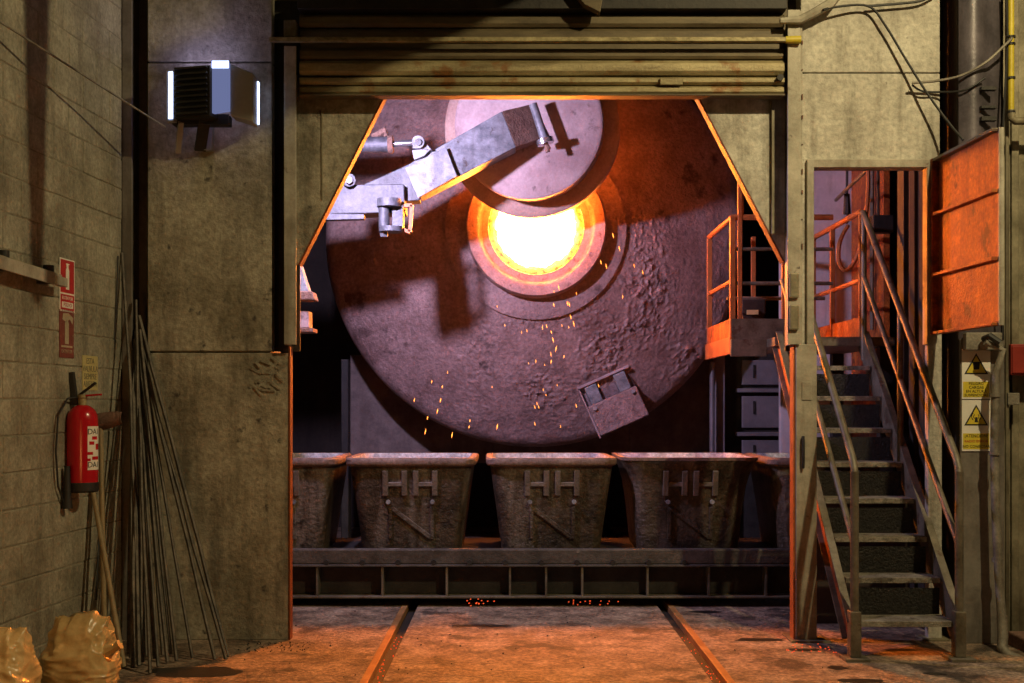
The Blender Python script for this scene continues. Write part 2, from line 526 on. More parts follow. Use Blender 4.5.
# corner: steel column in the dark recess between block wall and portal wall
cc = MB()
cc.box((-2.60, 8.00, 0), (-2.535, 8.03, 5.4)).box((-2.575, 8.03, 0), (-2.555, 8.22, 5.4)).box((-2.60, 8.22, 0), (-2.50, 8.25, 5.4))
tag(cc.build('steel_column', M['post_grey'], bevel=0.003), 'narrow grey steel column in the dark corner by the block wall', 'column')
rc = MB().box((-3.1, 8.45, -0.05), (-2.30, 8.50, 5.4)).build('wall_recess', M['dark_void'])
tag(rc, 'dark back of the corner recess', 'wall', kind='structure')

# portal wall, left: precast panels
LX0, LX1 = -2.43, -1.48
pw = MB().box((LX0 + 0.02, 8.03, -0.04), (LX1 - 0.15, 8.45, 5.4)).build('wall_front_left', M['mortar'])
tag(pw, 'stained precast concrete wall left of the furnace opening', 'wall', kind='structure')
for z0, z1, xr in ((0, 1.914, LX1), (1.926, 3.847, -1.60), (3.859, 5.4, -1.60)):
    MB().box((LX0, 8.0, z0), (xr, 8.09, z1)).build('concrete_panel', M['concrete'], pw, bevel=0.006)
# rough plaster patch
b = MB()
for i in range(26):
    cx, cz = random.uniform(-1.72, -1.53), random.uniform(1.66, 1.86)
    q = Matrix.Translation((cx, 8.0, cz)) @ Matrix.Rotation(random.uniform(-0.9, 0.9), 4, 'Y')
    b.box((-random.uniform(0.015, 0.05), -random.uniform(0.004, 0.012), -0.008), (random.uniform(0.015, 0.05), 0.002, random.uniform(0.004, 0.012)), q)
tag(b.build('plaster_patch', M['concrete'], pw), 'rough crumbled plaster patch', kind='stuff')
tag(MB().box((LX1 - 0.010, 7.995, 0.0), (LX1 + 0.002, 8.09, 1.96)).build('trim_1', M['edge_glow'], bevel=0.003), 'steel edge angle of the opening, left', 'trim', kind='structure')

# left shutter guide
gd = empty('shutter_guide', (-1.47, 8.0, 1.96), 0, 'tall steel shutter guide channel beside the left concrete panels', 'shutter guide', 'shutter guides')
MB().box((-1.507, 7.93, 1.967), (-1.427, 7.945, 3.94)).build('front_flange', M['steel_pale'], gd, bevel=0.003)
MB().box((-1.507, 7.945, 1.967), (-1.49, 8.11, 3.94)).build('web', M['steel_olive'], gd)
MB().box((-1.625, 8.12, 1.93), (-1.435, 8.135, 4.3)).build('back_plate', M['black_steel'], gd)  # added dark plate, closes the gap against glow from the bay
MB().box((-1.507, 7.92, 4.0), (-1.427, 8.05, 4.11)).build('head_block', M['steel_olive'], gd, bevel=0.004)
# right shutter guide
gd2 = empty('shutter_guide', (1.86, 8.0, 1.96), 0, 'pale steel shutter guide with bracket plate beside the right concrete panels', 'shutter guide', 'shutter guides')
MB().box((1.822, 7.93, 1.967), (1.905, 7.945, 4.18)).build('front_flange', M['steel_pale'], gd2, bevel=0.003)
MB().box((1.845, 7.945, 1.967), (1.86, 8.10, 4.18)).build('web', M['steel_pale'], gd2)
MB().box((1.905, 7.95, 1.967), (1.925, 8.02, 4.18)).build('edge_angle', M['steel_pale'], gd2, bevel=0.003)
for zz in (2.06, 2.27):
    MB().box((1.828, 7.905, zz), (1.892, 7.93, zz + 0.17)).build('bracket_plate', M['steel_olive'], gd2, bevel=0.012)
for k in range(9):
    MB().box((1.918, 7.942, 2.6 + 0.165 * k + 0.03 * (k % 3)), (1.927, 7.951, 2.635 + 0.165 * k)).build('weld_tab', M['arm_rust'], gd2)

# roller shutter: every slat a piece of its own
sh = empty('roller_shutter', (0.2, 8.0, 3.62), 0, 'half-raised ribbed steel roller shutter above the furnace opening', 'shutter')
SX0, SX1 = -1.413, 1.812


def zz_(y, d=FD):
    return EYE + (HOR - y) / F * d


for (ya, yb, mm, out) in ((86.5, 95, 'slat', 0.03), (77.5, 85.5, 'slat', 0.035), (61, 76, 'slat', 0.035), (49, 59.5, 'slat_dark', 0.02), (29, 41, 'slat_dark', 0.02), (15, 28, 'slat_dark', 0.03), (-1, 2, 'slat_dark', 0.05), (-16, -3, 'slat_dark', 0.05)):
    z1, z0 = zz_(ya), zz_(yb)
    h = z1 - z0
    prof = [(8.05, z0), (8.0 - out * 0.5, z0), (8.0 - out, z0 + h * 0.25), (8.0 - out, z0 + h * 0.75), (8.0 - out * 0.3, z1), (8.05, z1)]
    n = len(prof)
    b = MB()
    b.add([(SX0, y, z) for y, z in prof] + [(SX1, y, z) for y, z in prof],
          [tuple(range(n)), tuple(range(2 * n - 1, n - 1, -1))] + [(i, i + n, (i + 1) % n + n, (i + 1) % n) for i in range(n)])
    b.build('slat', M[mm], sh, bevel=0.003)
MB().box((SX0, 8.02, zz_(96)), (SX1, 8.07, 5.3)).build('slat_backing', M['slat_dark'], sh)
MB().box((SX0, 7.955, zz_(97.3)), (SX1, 8.06, zz_(95.3))).build('bottom_rail', M['slat_dark'], sh, bevel=0.003)
MB().box((0.98, 7.945, zz_(87)), (1.13, 7.965, zz_(80))).build('latch', M['slat'], sh, bevel=0.004)
MB().box((SX0 + 0.0, 7.90, zz_(13.5)), (SX1, 8.03, zz_(3.5))).build('hood_beam', M['black_steel'], sh, bevel=0.004)
MB().tube([(1.775, 7.93, zz_(80)), (1.775, 7.98, zz_(80))], 0.022, 10).build('lock_knob', M['black_steel'], sh)
hb = MB()
hb.prism([(0.40, zz_(0)), (0.60, zz_(0)), (0.575, zz_(21)), (0.47, zz_(13))], 7.82, 7.9)
tag(hb.build('hanging_bracket', M['slat_dark'], bevel=0.004), 'dark steel bracket hanging from the top of the shutter hood', 'bracket')
bb = empty('locking_bar', (0, 7.88, 3.95), 0, 'long worn yellowish bar across the shutter slats', 'bar')
MB().box((-1.60, 7.885, zz_(46.5)), (1.80, 7.925, zz_(42.0))).build('bar', M['bar_worn'], bb, bevel=0.004)
MB().tube([(1.80, 7.905, zz_(44.2)), (1.90, 7.905, zz_(44.2))], [0.024, 0.028], 10).build('end_cap', M['yellow_pipe'], bb, smooth=True)
# electrical stub by the shutter head
es = MB()
es.tube([P(780, 21, 7.9), P(800, 20, 7.9), P(812, 14, 7.9), P(830, 4, 7.9), P(842, -12, 7.9)], [0.02, 0.03, 0.03, 0.035, 0.035], 8)
tag(es.build('shutter_conduit', M['steel_pale'], smooth=True), 'pale stub pipe rising from the shutter head to the right', 'pipe')

# chamfer plates in the upper corners of the opening
for nm, poly, lab in (('left', ((296, 97), (384, 97), (299, 265), (296, 265)), 'sloping concrete-grey corner plate at the upper left of the opening'),
                      ('right', ((698, 97), (787, 97), (787, 262), (784, 262)), 'sloping pale corner plate at the upper right of the opening')):
    pl = [(P(x, min(y, 250 + 20), 8.1).x, P(x, y, 8.1).z) for x, y in poly]
    pl = [(x, z + (0.15 if i < 2 else 0)) for i, (x, z) in enumerate(pl)]
    # keep the slope through the visible corner when the top edge is raised behind the shutter
    if nm == 'left':
        sl = (pl[1][0] - pl[2][0]) / (pl[1][1] - 0.15 - pl[2][1]); pl[1] = (pl[1][0] + sl * 0.15, pl[1][1])
    else:
        sl = (pl[0][0] - pl[3][0]) / (pl[0][1] - 0.15 - pl[3][1]); pl[0] = (pl[0][0] + sl * 0.15, pl[0][1])
    root = empty('corner_plate', (sum(p[0] for p in pl) / 4, 8.1, pl[2][1]), 0, lab, 'corner plate', 'corner plates of the opening')
    MB().prism(pl, 8.10, 8.19).build('plate', M['concrete'] if nm == 'left' else M['concrete_pale'], root, bevel=0.003)
    e0, e1 = (pl[1], pl[2]) if nm == 'left' else (pl[0], pl[3])
    MB().bar((e0[0], 8.145, e0[1]), (e1[0], 8.145, e1[1]), 0.10, 0.012, up=(1, 0, 0.5)).build('edge_strip', M['edge_glow'], root)
    xs = (322,) if nm == 'left' else (771,)
    for x in xs:
        X = P(x, 0, 8.1).x
        if nm == 'left':
            MB().box((X - 0.004, 8.094, 2.95), (X + 0.004, 8.1, 3.62)).build('seam_strip', M['steel_olive'], root)
        else:
            MB().box((X, 8.07, 2.72), (X + 0.09, 8.1, 3.64)).build('seam_strip', M['steel_olive'], root)
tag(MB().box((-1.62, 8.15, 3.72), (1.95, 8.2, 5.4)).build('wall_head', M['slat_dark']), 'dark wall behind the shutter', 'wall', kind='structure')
# portal wall, right
pr = MB().box((1.95, 8.05, 3.17), (2.84, 8.20, 5.4)).build('wall_front_right', M['mortar'])
tag(pr, 'pale stained concrete wall above the stair doorway', 'wall', kind='structure')
for z0, z1 in ((3.20, 3.777), (3.785, 5.4)):
    MB().box((1.925, 8.0, z0), (2.853, 8.14, z1)).build('concrete_panel', M['concrete_pale'], pr, bevel=0.005)
MB().box((1.905, 8.0, 1.97), (1.965, 8.10, 3.20)).build('concrete_panel', M['concrete_pale'], pr)
# door frame (structure) and right concrete column
dfm = MB()
dfm.box((1.96, 7.97, 3.147), (2.86, 8.10, 3.20)).box((1.96, 7.97, 1.97), (2.007, 8.10, 3.147)).box((2.757, 7.97, 1.97), (2.787, 8.06, 3.147))
tag(dfm.build('door_1', M['steel_pale'], bevel=0.004), 'steel frame of the stair doorway', 'door frame', kind='structure')
rcx = empty('wall_pier', (2.82, 8.1, 0), 0, 'slim concrete pier right of the doorway', 'wall', kind='structure')
MB().box((2.775, 8.0, 0.0), (2.867, 8.07, 3.147)).build('concrete_pier', M['concrete_pale'], rcx, bevel=0.006)
MB().box((2.835, 8.07, 0.0), (2.867, 8.20, 5.4)).build('return_wall', M['glowlit_steel'], rcx)
MB().box((2.875, 8.20, 0.0), (2.90, 8.5, 5.4)).build('return_wall', M['dark_void'], rcx)  # added dark blocker against glow leaking into the recess
MB().box((2.73, 7.95, 0.0), (2.90, 8.12, 0.015)).build('base_plate', M['steel_olive'], rcx, bevel=0.003)
# lower right post of the opening
lp = empty('portal_post', (1.96, 8.05, 0), 0, 'weathered steel post between furnace opening and stairs', 'post')
MB().box((1.882, 7.95, 0), (2.02, 7.965, 1.97)).build('front_flange', M['steel_pale'], lp, bevel=0.003)
MB().box((1.868, 7.965, 0), (1.882, 8.07, 1.97)).build('inner_web', M['orange_rail'], lp)
MB().box((2.005, 7.965, 0), (2.02, 8.07, 1.97)).build('outer_web', M['steel_olive'], lp)
MB().box((1.84, 7.90, 0), (2.10, 8.18, 0.014)).build('base_plate', M['steel_olive'], lp, bevel=0.003)
MB().tube([(1.925, 7.935, 1.15), (1.925, 7.925, 1.19), (1.925, 7.925, 1.32), (1.925, 7.935, 1.36)], 0.010, 8).build('pull_handle', M['black_steel'], lp, smooth=True)
MB().box((1.92, 7.944, 1.60), (1.985, 7.951, 1.72)).build('plate_patch', M['steel_pale'], lp, bevel=0.002)
tag(MB().box((1.845, 8.10, 1.93), (1.90, 8.12, 3.7)).build('trim_2', M['black_steel']), 'steel edge of the opening above the right post', 'trim', kind='structure')

# far right: recess, H-column with signs, cladding, right wall
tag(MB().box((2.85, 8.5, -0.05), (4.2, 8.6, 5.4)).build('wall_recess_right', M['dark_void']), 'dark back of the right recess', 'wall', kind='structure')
hc = empty('steel_stanchion', (3.09, 7.95, 0), 0, 'broad grey steel stanchion carrying the two yellow warning signs', 'column')
MB().box((2.945, 7.88, 0), (3.235, 7.905, 2.0)).build('front_flange', M['post_grey'], hc, bevel=0.004)
MB().box((2.945, 7.905, 0), (2.96, 8.2, 5.4)).build('side_web', M['black_steel'], hc)
b = MB()
n = 12
ring_ = []
for k in range(n + 1):
    t = k / n
    x = 2.94 + 0.30 * t
    y = 7.90 - 0.05 * math.sin(math.pi * min(1, t * 1.6)) + 0.12 * max(0, t - 0.55)
    ring_.append((x, y))
vs = [(x, y, 2.0) for x, y in ring_] + [(x, y, 5.4) for x, y in ring_] + [(x, y + 0.02, 2.0) for x, y in ring_] + [(x, y + 0.02, 5.4) for x, y in ring_]
m_ = n + 1
fs = []
for k in range(n):
    fs += [(k, k + 1, m_ + k + 1, m_ + k), (2 * m_ + k, 3 * m_ + k, 3 * m_ + k + 1, 2 * m_ + k + 1)]
b.add(vs, fs)
b.build('curved_cover', M['lilac_steel'], hc, smooth=True)
for z, h in ((3.62, 0.025), (3.50, 0.02), (3.42, 0.03)):
    MB().box((3.06, 7.82, z), (3.16, 7.86, z + h)).build('clamp', M['black_steel'], hc, bevel=0.003)
cl = empty('wall_cladding', (3.6, 8.05, 0), 0, 'ribbed olive cladding at the right edge', 'wall', kind='structure')
MB().box((3.30, 8.06, 0.0), (4.2, 8.12, 5.4)).build('cladding_sheet', M['steel_olive'], cl)
for k in range(5):
    MB().box((3.345 + 0.11 * k, 8.03, 0.02), (3.395 + 0.11 * k, 8.06, 5.38)).build('cladding_rib', M['steel_olive'], cl, bevel=0.006)
tag(MB().box((3.95, 2.0, -0.05), (4.15, 8.05, 5.4)).build('wall_right', M['concrete']), 'side wall of the hall out to the right', 'wall', kind='structure')

# hall roof with an unseen beam and strap placed for their shadows on the walls
hr = MB().box((-3.2, 0.5, 7.0), (4.3, 8.2, 7.15)).build('ceiling_hall', M['wall_inner'])
tag(hr, 'dark roof of the hall', 'ceiling', kind='structure')
MB().box((0.92, 5.88, 4.72), (1.08, 7.9, 5.02)).build('roof_beam', M['black_steel'], hr, bevel=0.01)
for y in (6.0, 7.6):
    MB().box((0.96, y, 5.02), (1.04, y + 0.08, 7.0)).build('beam_hanger', M['black_steel'], hr)
MB().tube([(-0.29, 5.83, 3.62), (-0.29, 5.83, 4.0), (-0.29, 5.83, 4.8), (-0.29, 5.83, 7.0)], [0.04, 0.06, 0.10, 0.11], 10).build('shadow_strap', M['black_steel'], hr)
# furnace bay shell
bay = MB()
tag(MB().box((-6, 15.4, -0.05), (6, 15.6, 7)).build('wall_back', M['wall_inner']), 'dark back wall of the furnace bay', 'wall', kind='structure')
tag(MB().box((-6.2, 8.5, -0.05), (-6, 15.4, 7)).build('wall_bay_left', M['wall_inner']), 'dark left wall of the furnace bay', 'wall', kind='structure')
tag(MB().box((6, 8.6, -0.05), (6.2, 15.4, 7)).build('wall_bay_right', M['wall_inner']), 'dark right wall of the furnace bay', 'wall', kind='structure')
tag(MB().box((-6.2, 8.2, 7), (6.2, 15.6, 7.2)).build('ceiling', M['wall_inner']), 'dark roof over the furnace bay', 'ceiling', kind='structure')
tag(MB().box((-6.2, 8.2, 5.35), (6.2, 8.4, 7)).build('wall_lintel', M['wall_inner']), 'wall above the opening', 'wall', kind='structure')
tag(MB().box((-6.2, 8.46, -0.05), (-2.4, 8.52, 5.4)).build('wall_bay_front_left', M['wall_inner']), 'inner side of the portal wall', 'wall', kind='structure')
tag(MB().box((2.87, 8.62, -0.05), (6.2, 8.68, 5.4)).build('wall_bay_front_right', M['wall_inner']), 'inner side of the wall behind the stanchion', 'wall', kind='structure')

# ------------------------------------------------------------------ furnace
FC = Vector((0.225, 12.0, 3.237))
fu = empty('rotary_furnace', (FC.x, FC.y, 0.9), 0, 'huge round lilac-brown furnace drum with glowing white-hot mouth', 'furnace')
# drum head: cone with slag-crusted relief
b = MB()
NR, NA = 150, 620
RIM = 2.09
prof = []
for i in range(NR + 1):
    t = i / NR
    r = 0.60 + (RIM - 0.60) * t
    y = -0.66 + 0.58 * t ** 1.15
    if r > RIM - 0.10:
        q = (r - (RIM - 0.10)) / 0.10
        y += 0.10 * (1 - math.sqrt(max(0, 1 - q * q)))
    prof.append((r, y))
for i, (r, y) in enumerate(prof):
    for k in range(NA):
        a = 2 * math.pi * k / NA
        x, z = r * math.cos(a), r * math.sin(a)
        p = Vector((x, z, 0))
        # crust grows on the lower right of the head
        w = max(0.0, min(1.0, 1.35 - (Vector((x, z)) - Vector((0.95, -0.95))).length * 0.85))
        w = max(w, 0.85 * max(0.0, min(1.0, 1.3 - (Vector((x, z)) - Vector((0.0, -1.30))).length * 1.25)))
        hgt = 0.0
        if w > 0:
            patch = max(0.0, min(1.0, 0.5 + 1.1 * noise.fractal(p * 2.3 + Vector((3, 8, 1)), 1.0, 2.1, 3)))
            f1 = noise.fractal(p * 13.0, 1.0, 2.1, 4)
            f2 = noise.fractal(p * 30.0 + Vector((5, 2, 1)), 0.9, 2.1, 3)
            hgt = w * patch * (max(0, f1) * 0.042 + max(0, f2) * 0.034)
        hgt += 0.004 * noise.noise(p * 3)
        b.v.append(FC + Vector((x, y - hgt, z)))
for i in range(NR):
    for k in range(NA):
        b.f.append((i * NA + k, i * NA + (k + 1) % NA, (i + 1) * NA + (k + 1) % NA, (i + 1) * NA + k))
b.build('drum_head', M['disc'], fu, smooth=True)
TM = Matrix.Translation(FC)
MB().lathe([(RIM - 0.01, 0.01), (RIM, 0.04), (RIM, 0.24), (RIM - 0.06, 0.26), (RIM - 0.06, 2.4), (0.0, 2.4)], TM, 96, cap=False).build('drum_shell', M['disc'], fu, smooth=True)
MB().lathe([(0.86, -0.585), (0.86, -0.62), (0.70, -0.66), (0.62, -0.66)], TM, 80, cap=False).build('mouth_flange', M['disc'], fu, smooth=True)
# mouth ring
mr_ = MB().lathe([(0.665, -0.60), (0.66, -0.76), (0.645, -0.80), (0.56, -0.81), (0.53, -0.795), (0.51, -0.765), (0.45, -0.755), (0.435, -0.72), (0.435, -0.45), (0.64, -0.45)], TM, 96, closed=True).build('mouth_ring', M['ring'], fu, smooth=True)
# refractory lip: ragged glowing ring
b = MB()
NA2 = 140
rings = [(0.445, -0.765), (0.435, -0.772), (0.41, -0.765), (0.39, -0.74), (0.375, -0.70), (0.37, -0.60)]
for i, (r, y) in enumerate(rings):
    for k in range(NA2):
        a = 2 * math.pi * k / NA2
        q = noise.fractal(Vector((math.cos(a) * 6, math.sin(a) * 6, i * 0.6)), 1.0, 2.0, 3)
        rr = r + q * (0.022 if i else 0.008)
        b.v.append(FC + Vector((rr * math.cos(a), y + q * 0.012, rr * math.sin(a))))
for i in range(len(rings) - 1):
    for k in range(NA2):
        b.f.append((i * NA2 + k, i * NA2 + (k + 1) % NA2, (i + 1) * NA2 + (k + 1) % NA2, (i + 1) * NA2 + k))
lo_ = b.build('refractory_lining', M['hot_lining'], fu, smooth=True)
tag(lo_, 'yellow-orange glowing ragged lining')
b = MB()
NA3 = 48
b.v.append(FC + Vector((0, -0.68, 0)))
for j, r in enumerate((0.14, 0.28, 0.40)):
    for k in range(NA3):
        a = 2 * math.pi * k / NA3
        b.v.append(FC + Vector((r * math.cos(a), -0.68 - 0.03 * noise.noise(Vector((r * math.cos(a) * 5, r * math.sin(a) * 5, 1))), r * math.sin(a))))
for k in range(NA3):
    b.f.append((0, 1 + k, 1 + (k + 1) % NA3))
for j in range(2):
    for k in range(NA3):
        s0 = 1 + j * NA3
        b.f.append((s0 + k, s0 + (k + 1) % NA3, s0 + NA3 + (k + 1) % NA3, s0 + NA3 + k))
tag(b.build('molten_charge', M['melt'], fu, smooth=True), 'white-hot molten charge')
# bolted clamp box on the head
CM = Matrix.Translation(P(613, 402, 11.78)) @ Matrix.Rotation(math.radians(24), 4, 'Y').inverted()
cbx = MB().box((-0.26, -0.06, -0.27), (0.26, 0.16, 0.29), CM).build('clamp_base', M['slag'], fu, bevel=0.01)
MB().box((-0.255, -0.19, -0.25), (0.255, -0.06, 0.06), CM)  .build('clamp_box', M['disc'], fu, bevel=0.012)
for sx in (-0.15, 0.15):
    MB().box((sx - 0.06, -0.15, 0.06), (sx + 0.06, -0.06, 0.24), CM).build('clamp_lug', M['arm'], fu, bevel=0.008)
MB().box((-0.27, -0.14, 0.25), (0.27, -0.05, 0.275), CM).build('clamp_rim', M['lid'], fu, bevel=0.004)
MB().box((-0.27, -0.12, -0.27), (-0.255, -0.05, 0.27), CM).build('clamp_rim', M['lid'], fu, bevel=0.004)
for sx in (-0.2, 0.2):
    MB().tube([CM @ Vector((sx, -0.19, 0.02)), CM @ Vector((sx, -0.215, 0.02))], 0.02, 8).build('bolt', M['arm'], fu)
# cradle plate behind the drum
cr = empty('furnace_cradle', (0.2, 13.0, 0), 0, 'grey steel cradle plates standing behind the lower half of the furnace', 'support frame')
MB().box((-1.72, 12.75, 0.95), (-0.2, 12.85, 2.1)).build('cradle_plate', M['frame_plate'], cr, bevel=0.01)
MB().box((-0.2, 12.75, 0.95), (1.25, 12.85, 1.5)).build('cradle_plate', M['frame_plate'], cr, bevel=0.01)
MB().box((1.25, 12.75, 0.95), (2.16, 12.85, 2.2)).build('cradle_plate', M['frame_plate'], cr, bevel=0.01)
MB().box((-1.80, 12.62, 0.0), (-1.72, 12.86, 2.05)).build('side_post', M['black_steel'], cr, bevel=0.01)

# lid on its swing arm
def PA(x, y, d):
    return P(x, y, d + 0.22)


AR = empty('lid_swing_arm', (-2.1, 9.9, 0.0), 0, 'heavy pale-blue steel swing arm holding the thick round lilac furnace lid', 'lid arm')
ax0 = P(528, 124, 10.44)      # front face centre
ax1 = P(534, 132, 10.97)      # rear plate centre
qd = (ax1 - ax0).normalized().to_track_quat('Y', 'Z').to_matrix().to_4x4()
LM = Matrix.Translation(ax0) @ qd
LD = MB().lathe([(0.652, 0.29), (0.76, 0.29), (0.787, 0.31), (0.787, 0.50), (0.74, 0.54), (0.0, 0.54)], LM, 96).build('lid', M['lid_side'], AR, smooth=True)
MB().lathe([(0.0, 0.0), (0.62, 0.0), (0.648, 0.02), (0.652, 0.05), (0.652, 0.30)], LM, 96, cap=False).build('front_disc', M['lid'], LD, smooth=True)
MB().lathe([(0.05, -0.0), (0.12, -0.0), (0.13, -0.04), (0.05, -0.06)], LM @ Matrix.Translation((0.0, 0, 0.52)), 32, closed=True).build('lifting_eye', M['lid'], LD, smooth=True)

# main inclined beam: front face outlined by its four corners
A_D = 9.85
c0, c1, c2, c3 = PA(409, 164, A_D), PA(502, 111, 9.95), PA(516, 147, 9.95), PA(420, 197, A_D)


def slab(name, quad, thick, mm, parent, bevel=0.008, dirv=(0, 1, 0)):
    q = [Vector(v) for v in quad]
    dv = Vector(dirv) * thick
    return MB().add(q + [v + dv for v in q], [(0, 1, 2, 3), (7, 6, 5, 4), (0, 4, 5, 1), (1, 5, 6, 2), (2, 6, 7, 3), (3, 7, 4, 0)]).build(name, mm, parent, bevel=bevel)


slab('main_beam', (c0, c1, c2, c3), 0.24, M['arm'], AR)
slab('beam_end', (c1, PA(531, 104, 10.16), PA(546, 137, 10.16), c2), 0.16, M['arm_rust'], AR)
slab('cover_plate', (PA(405, 168, A_D - 0.02), PA(446, 147, A_D - 0.02), PA(457, 176, A_D - 0.02), PA(418, 198, A_D - 0.02)), 0.02, M['arm'], AR, bevel=0.004)
slab('elbow_gusset', (PA(360, 186, 9.88), PA(411, 163, 9.88), PA(420, 200, 9.88), PA(366, 205, 9.88)), 0.2, M['arm_dark'], AR)
slab('hinge_beam', (PA(240, 186, 9.8), PA(404, 184, 9.8), PA(405, 212, 9.8), PA(240, 217, 9.8)), 0.26, M['arm_dark'], AR)
MB().box((-2.36, 10.08, 0.0), (-2.08, 10.48, 4.6)).build('mast', M['black_steel'], AR, bevel=0.01)
slab('hinge_strip', (PA(250, 213, 9.76), PA(364, 214, 9.76), PA(364, 219, 9.76), PA(250, 222, 9.76)), 0.08, M['arm_dark'], AR, bevel=0.004)
MB().tube([PA(533, 104, 10.02), PA(546, 144, 10.02)], 0.036, 14).build('pivot_pin', M['arm'], AR, smooth=True)
MB().tube([PA(544.5, 139, 10.0), PA(546, 144, 10.0)], 0.075, 16).build('pin_collar', M['chrome'], AR, smooth=True)
MB().tube([PA(546, 144, 10.0), PA(548, 152, 10.0)], 0.02, 8).build('pin_tail', M['arm_rust'], AR)
slab('top_lug', (PA(527, 99, 10.2), PA(552, 97, 10.3), PA(560, 104, 10.3), PA(533, 108, 10.2)), 0.12, M['arm_rust'], AR, bevel=0.004)
slab('lower_lug', (PA(543, 140, 10.2), PA(556, 132, 10.3), PA(568, 140, 10.3), PA(548, 150, 10.2)), 0.10, M['arm_rust'], AR, bevel=0.004)
# hinge knuckle with bolt
MB().tube([PA(389, 199, 9.72), PA(389, 207, 9.72)], 0.10, 16).build('knuckle_flange', M['arm_dark'], AR, smooth=True)
MB().tube([PA(384, 206, 9.72), PA(384, 228, 9.72)], 0.045, 12).build('knuckle_pin', M['arm_dark'], AR, smooth=True)
slab('knuckle_plate', (PA(392, 206, 9.72), PA(403, 205, 9.72), PA(403, 230, 9.72), PA(392, 229, 9.72)), 0.14, M['arm_dark'], AR, bevel=0.004)
MB().tube([PA(391, 227, 9.72), PA(391, 232, 9.72)], 0.10, 16).build('knuckle_flange', M['arm_dark'], AR, smooth=True)
MB().tube([PA(384, 231, 9.72), PA(384, 237, 9.72)], 0.035, 6).build('bolt', M['arm_dark'], AR)
b = MB()
for q0, q1 in (((404, 206), (412, 205)), ((412, 205), (410, 232)), ((410, 232), (403, 230))):
    b.bar(PA(*q0, 9.75), PA(*q1, 9.75), 0.03, 0.03)
b.build('guard_loop', M['orange_rail'], AR)
MB().tube([PA(349, 180, 9.72), PA(349, 180, 9.86)], 0.055, 12).build('bolt', M['arm_dark'], AR, smooth=True)
MB().tube([PA(349, 180, 9.68), PA(349, 180, 9.73)], 0.03, 6).build('bolt', M['chrome'], AR)
# clevis for the cylinder
slab('clevis', (PA(412, 148, 9.8), PA(416, 137, 9.8), PA(424, 140, 9.8), PA(432, 150, 9.8), )[:4], 0.14, M['arm'], AR, bevel=0.006)
slab('clevis_foot', (PA(412, 150, 9.82), PA(432, 148, 9.82), PA(424, 156, 9.82), PA(414, 160, 9.82)), 0.14, M['arm'], AR, bevel=0.006)
MB().tube([PA(418, 142, 9.74), PA(418, 142, 9.98)], 0.052, 16).build('clevis_pin', M['arm'], AR, smooth=True)
MB().tube([PA(418, 142, 9.72), PA(418, 142, 9.75)], 0.03, 8).build('bolt', M['chrome'], AR)
HC = empty('hydraulic_cylinder', (-1.3, 9.9, 3.72), 0, 'short grey hydraulic cylinder above the lid arm', 'cylinder')
MB().tube([PA(250, 145.5, 9.9), PA(391, 144.5, 9.9)], 0.066, 20).build('barrel', M['arm_dark'], HC, smooth=True)
MB().tube([PA(388, 144.5, 9.9), PA(393, 144.4, 9.9)], 0.076, 20).build('gland', M['arm_rust'], HC, smooth=True)
MB().tube([PA(393, 144, 9.9), PA(418, 142.5, 9.9)], 0.028, 14).build('rod', M['chrome'], HC, smooth=True)
MB().tube([PA(372, 137, 9.9), PA(385, 130, 9.9), PA(386, 137, 9.9)], 0.028, 8).build('port', M['arm_rust'], HC, smooth=True)

# bracket machine on the left inside the bay
jb = empty('wall_actuator', P(303, 330, 9.2), 0, 'small blue-grey actuator box fixed inside the opening on the left', 'actuator')
MB().prism([(P(290, 264, 9.2).x, P(0, 264, 9.2).z), (P(300, 264, 9.2).x, P(0, 264, 9.2).z), (P(309, 292, 9.2).x, P(0, 292, 9.2).z), (P(290, 292, 9.2).x, P(0, 292, 9.2).z)], 9.2, 9.34).build('hood', M['arm'], jb, bevel=0.004)
slab('tray', (P(288, 291, 9.15), P(312, 291, 9.15), P(315, 300, 9.15), P(288, 300, 9.15)), 0.2, M['arm_rust'], jb)
slab('motor_box', (P(288, 311, 9.2), P(309, 311, 9.2), P(309, 328, 9.2), P(288, 328, 9.2)), 0.16, M['lid'], jb)
slab('foot', (P(288, 328, 9.15), P(313, 328, 9.15), P(313, 332, 9.15), P(288, 332, 9.15)), 0.2, M['arm_rust'], jb, bevel=0.003)
MB().box(P(286, 264, 9.3), P(290, 332, 9.34)).build('back_plate', M['black_steel'], jb)

# cabinet stack on the right under the platform
cb = empty('steel_locker', P(760, 450, 12.4), 0, 'dark grey steel drawer cabinet standing under the access platform', 'cabinet')
cxa, cxb = P(742, 0, 12.4).x, P(800, 0, 12.4).x
MB().box((cxa - 0.22, 12.45, 0), (cxb, 12.75, 2.1)).build('body', M['black_steel'], cb, bevel=0.01)
for y0, y1 in ((360, 385), (396, 428), (440, 470)):
    dr = MB().box((cxa, 12.40, P(0, y1, 12.4).z), (cxb, 12.45, P(0, y0, 12.4).z)).build('drawer', M['cabinet'], cb, bevel=0.01)
    hx = P(753, 0, 12.4).x
    MB().box((hx, 12.385, P(0, y0 + 18, 12.4).z), (hx + 0.02, 12.40, P(0, y0 + 5, 12.4).z)).build('handle', M['black_steel'], dr)
for y in (388.5, 432):
    MB().box((cxa - 0.06, 12.33, P(0, y + 4, 12.4).z), (cxb, 12.46, P(0, y, 12.4).z)).build('shelf_lip', M['cabinet'], cb, bevel=0.006)
tag(MB().box((P(715, 0, 12.2).x, 12.2, 0), (P(725, 0, 12.2).x, 12.32, 2.2)).build('column', M['cabinet'], bevel=0.006), 'slim grey steel column under the left end of the platform', 'column')
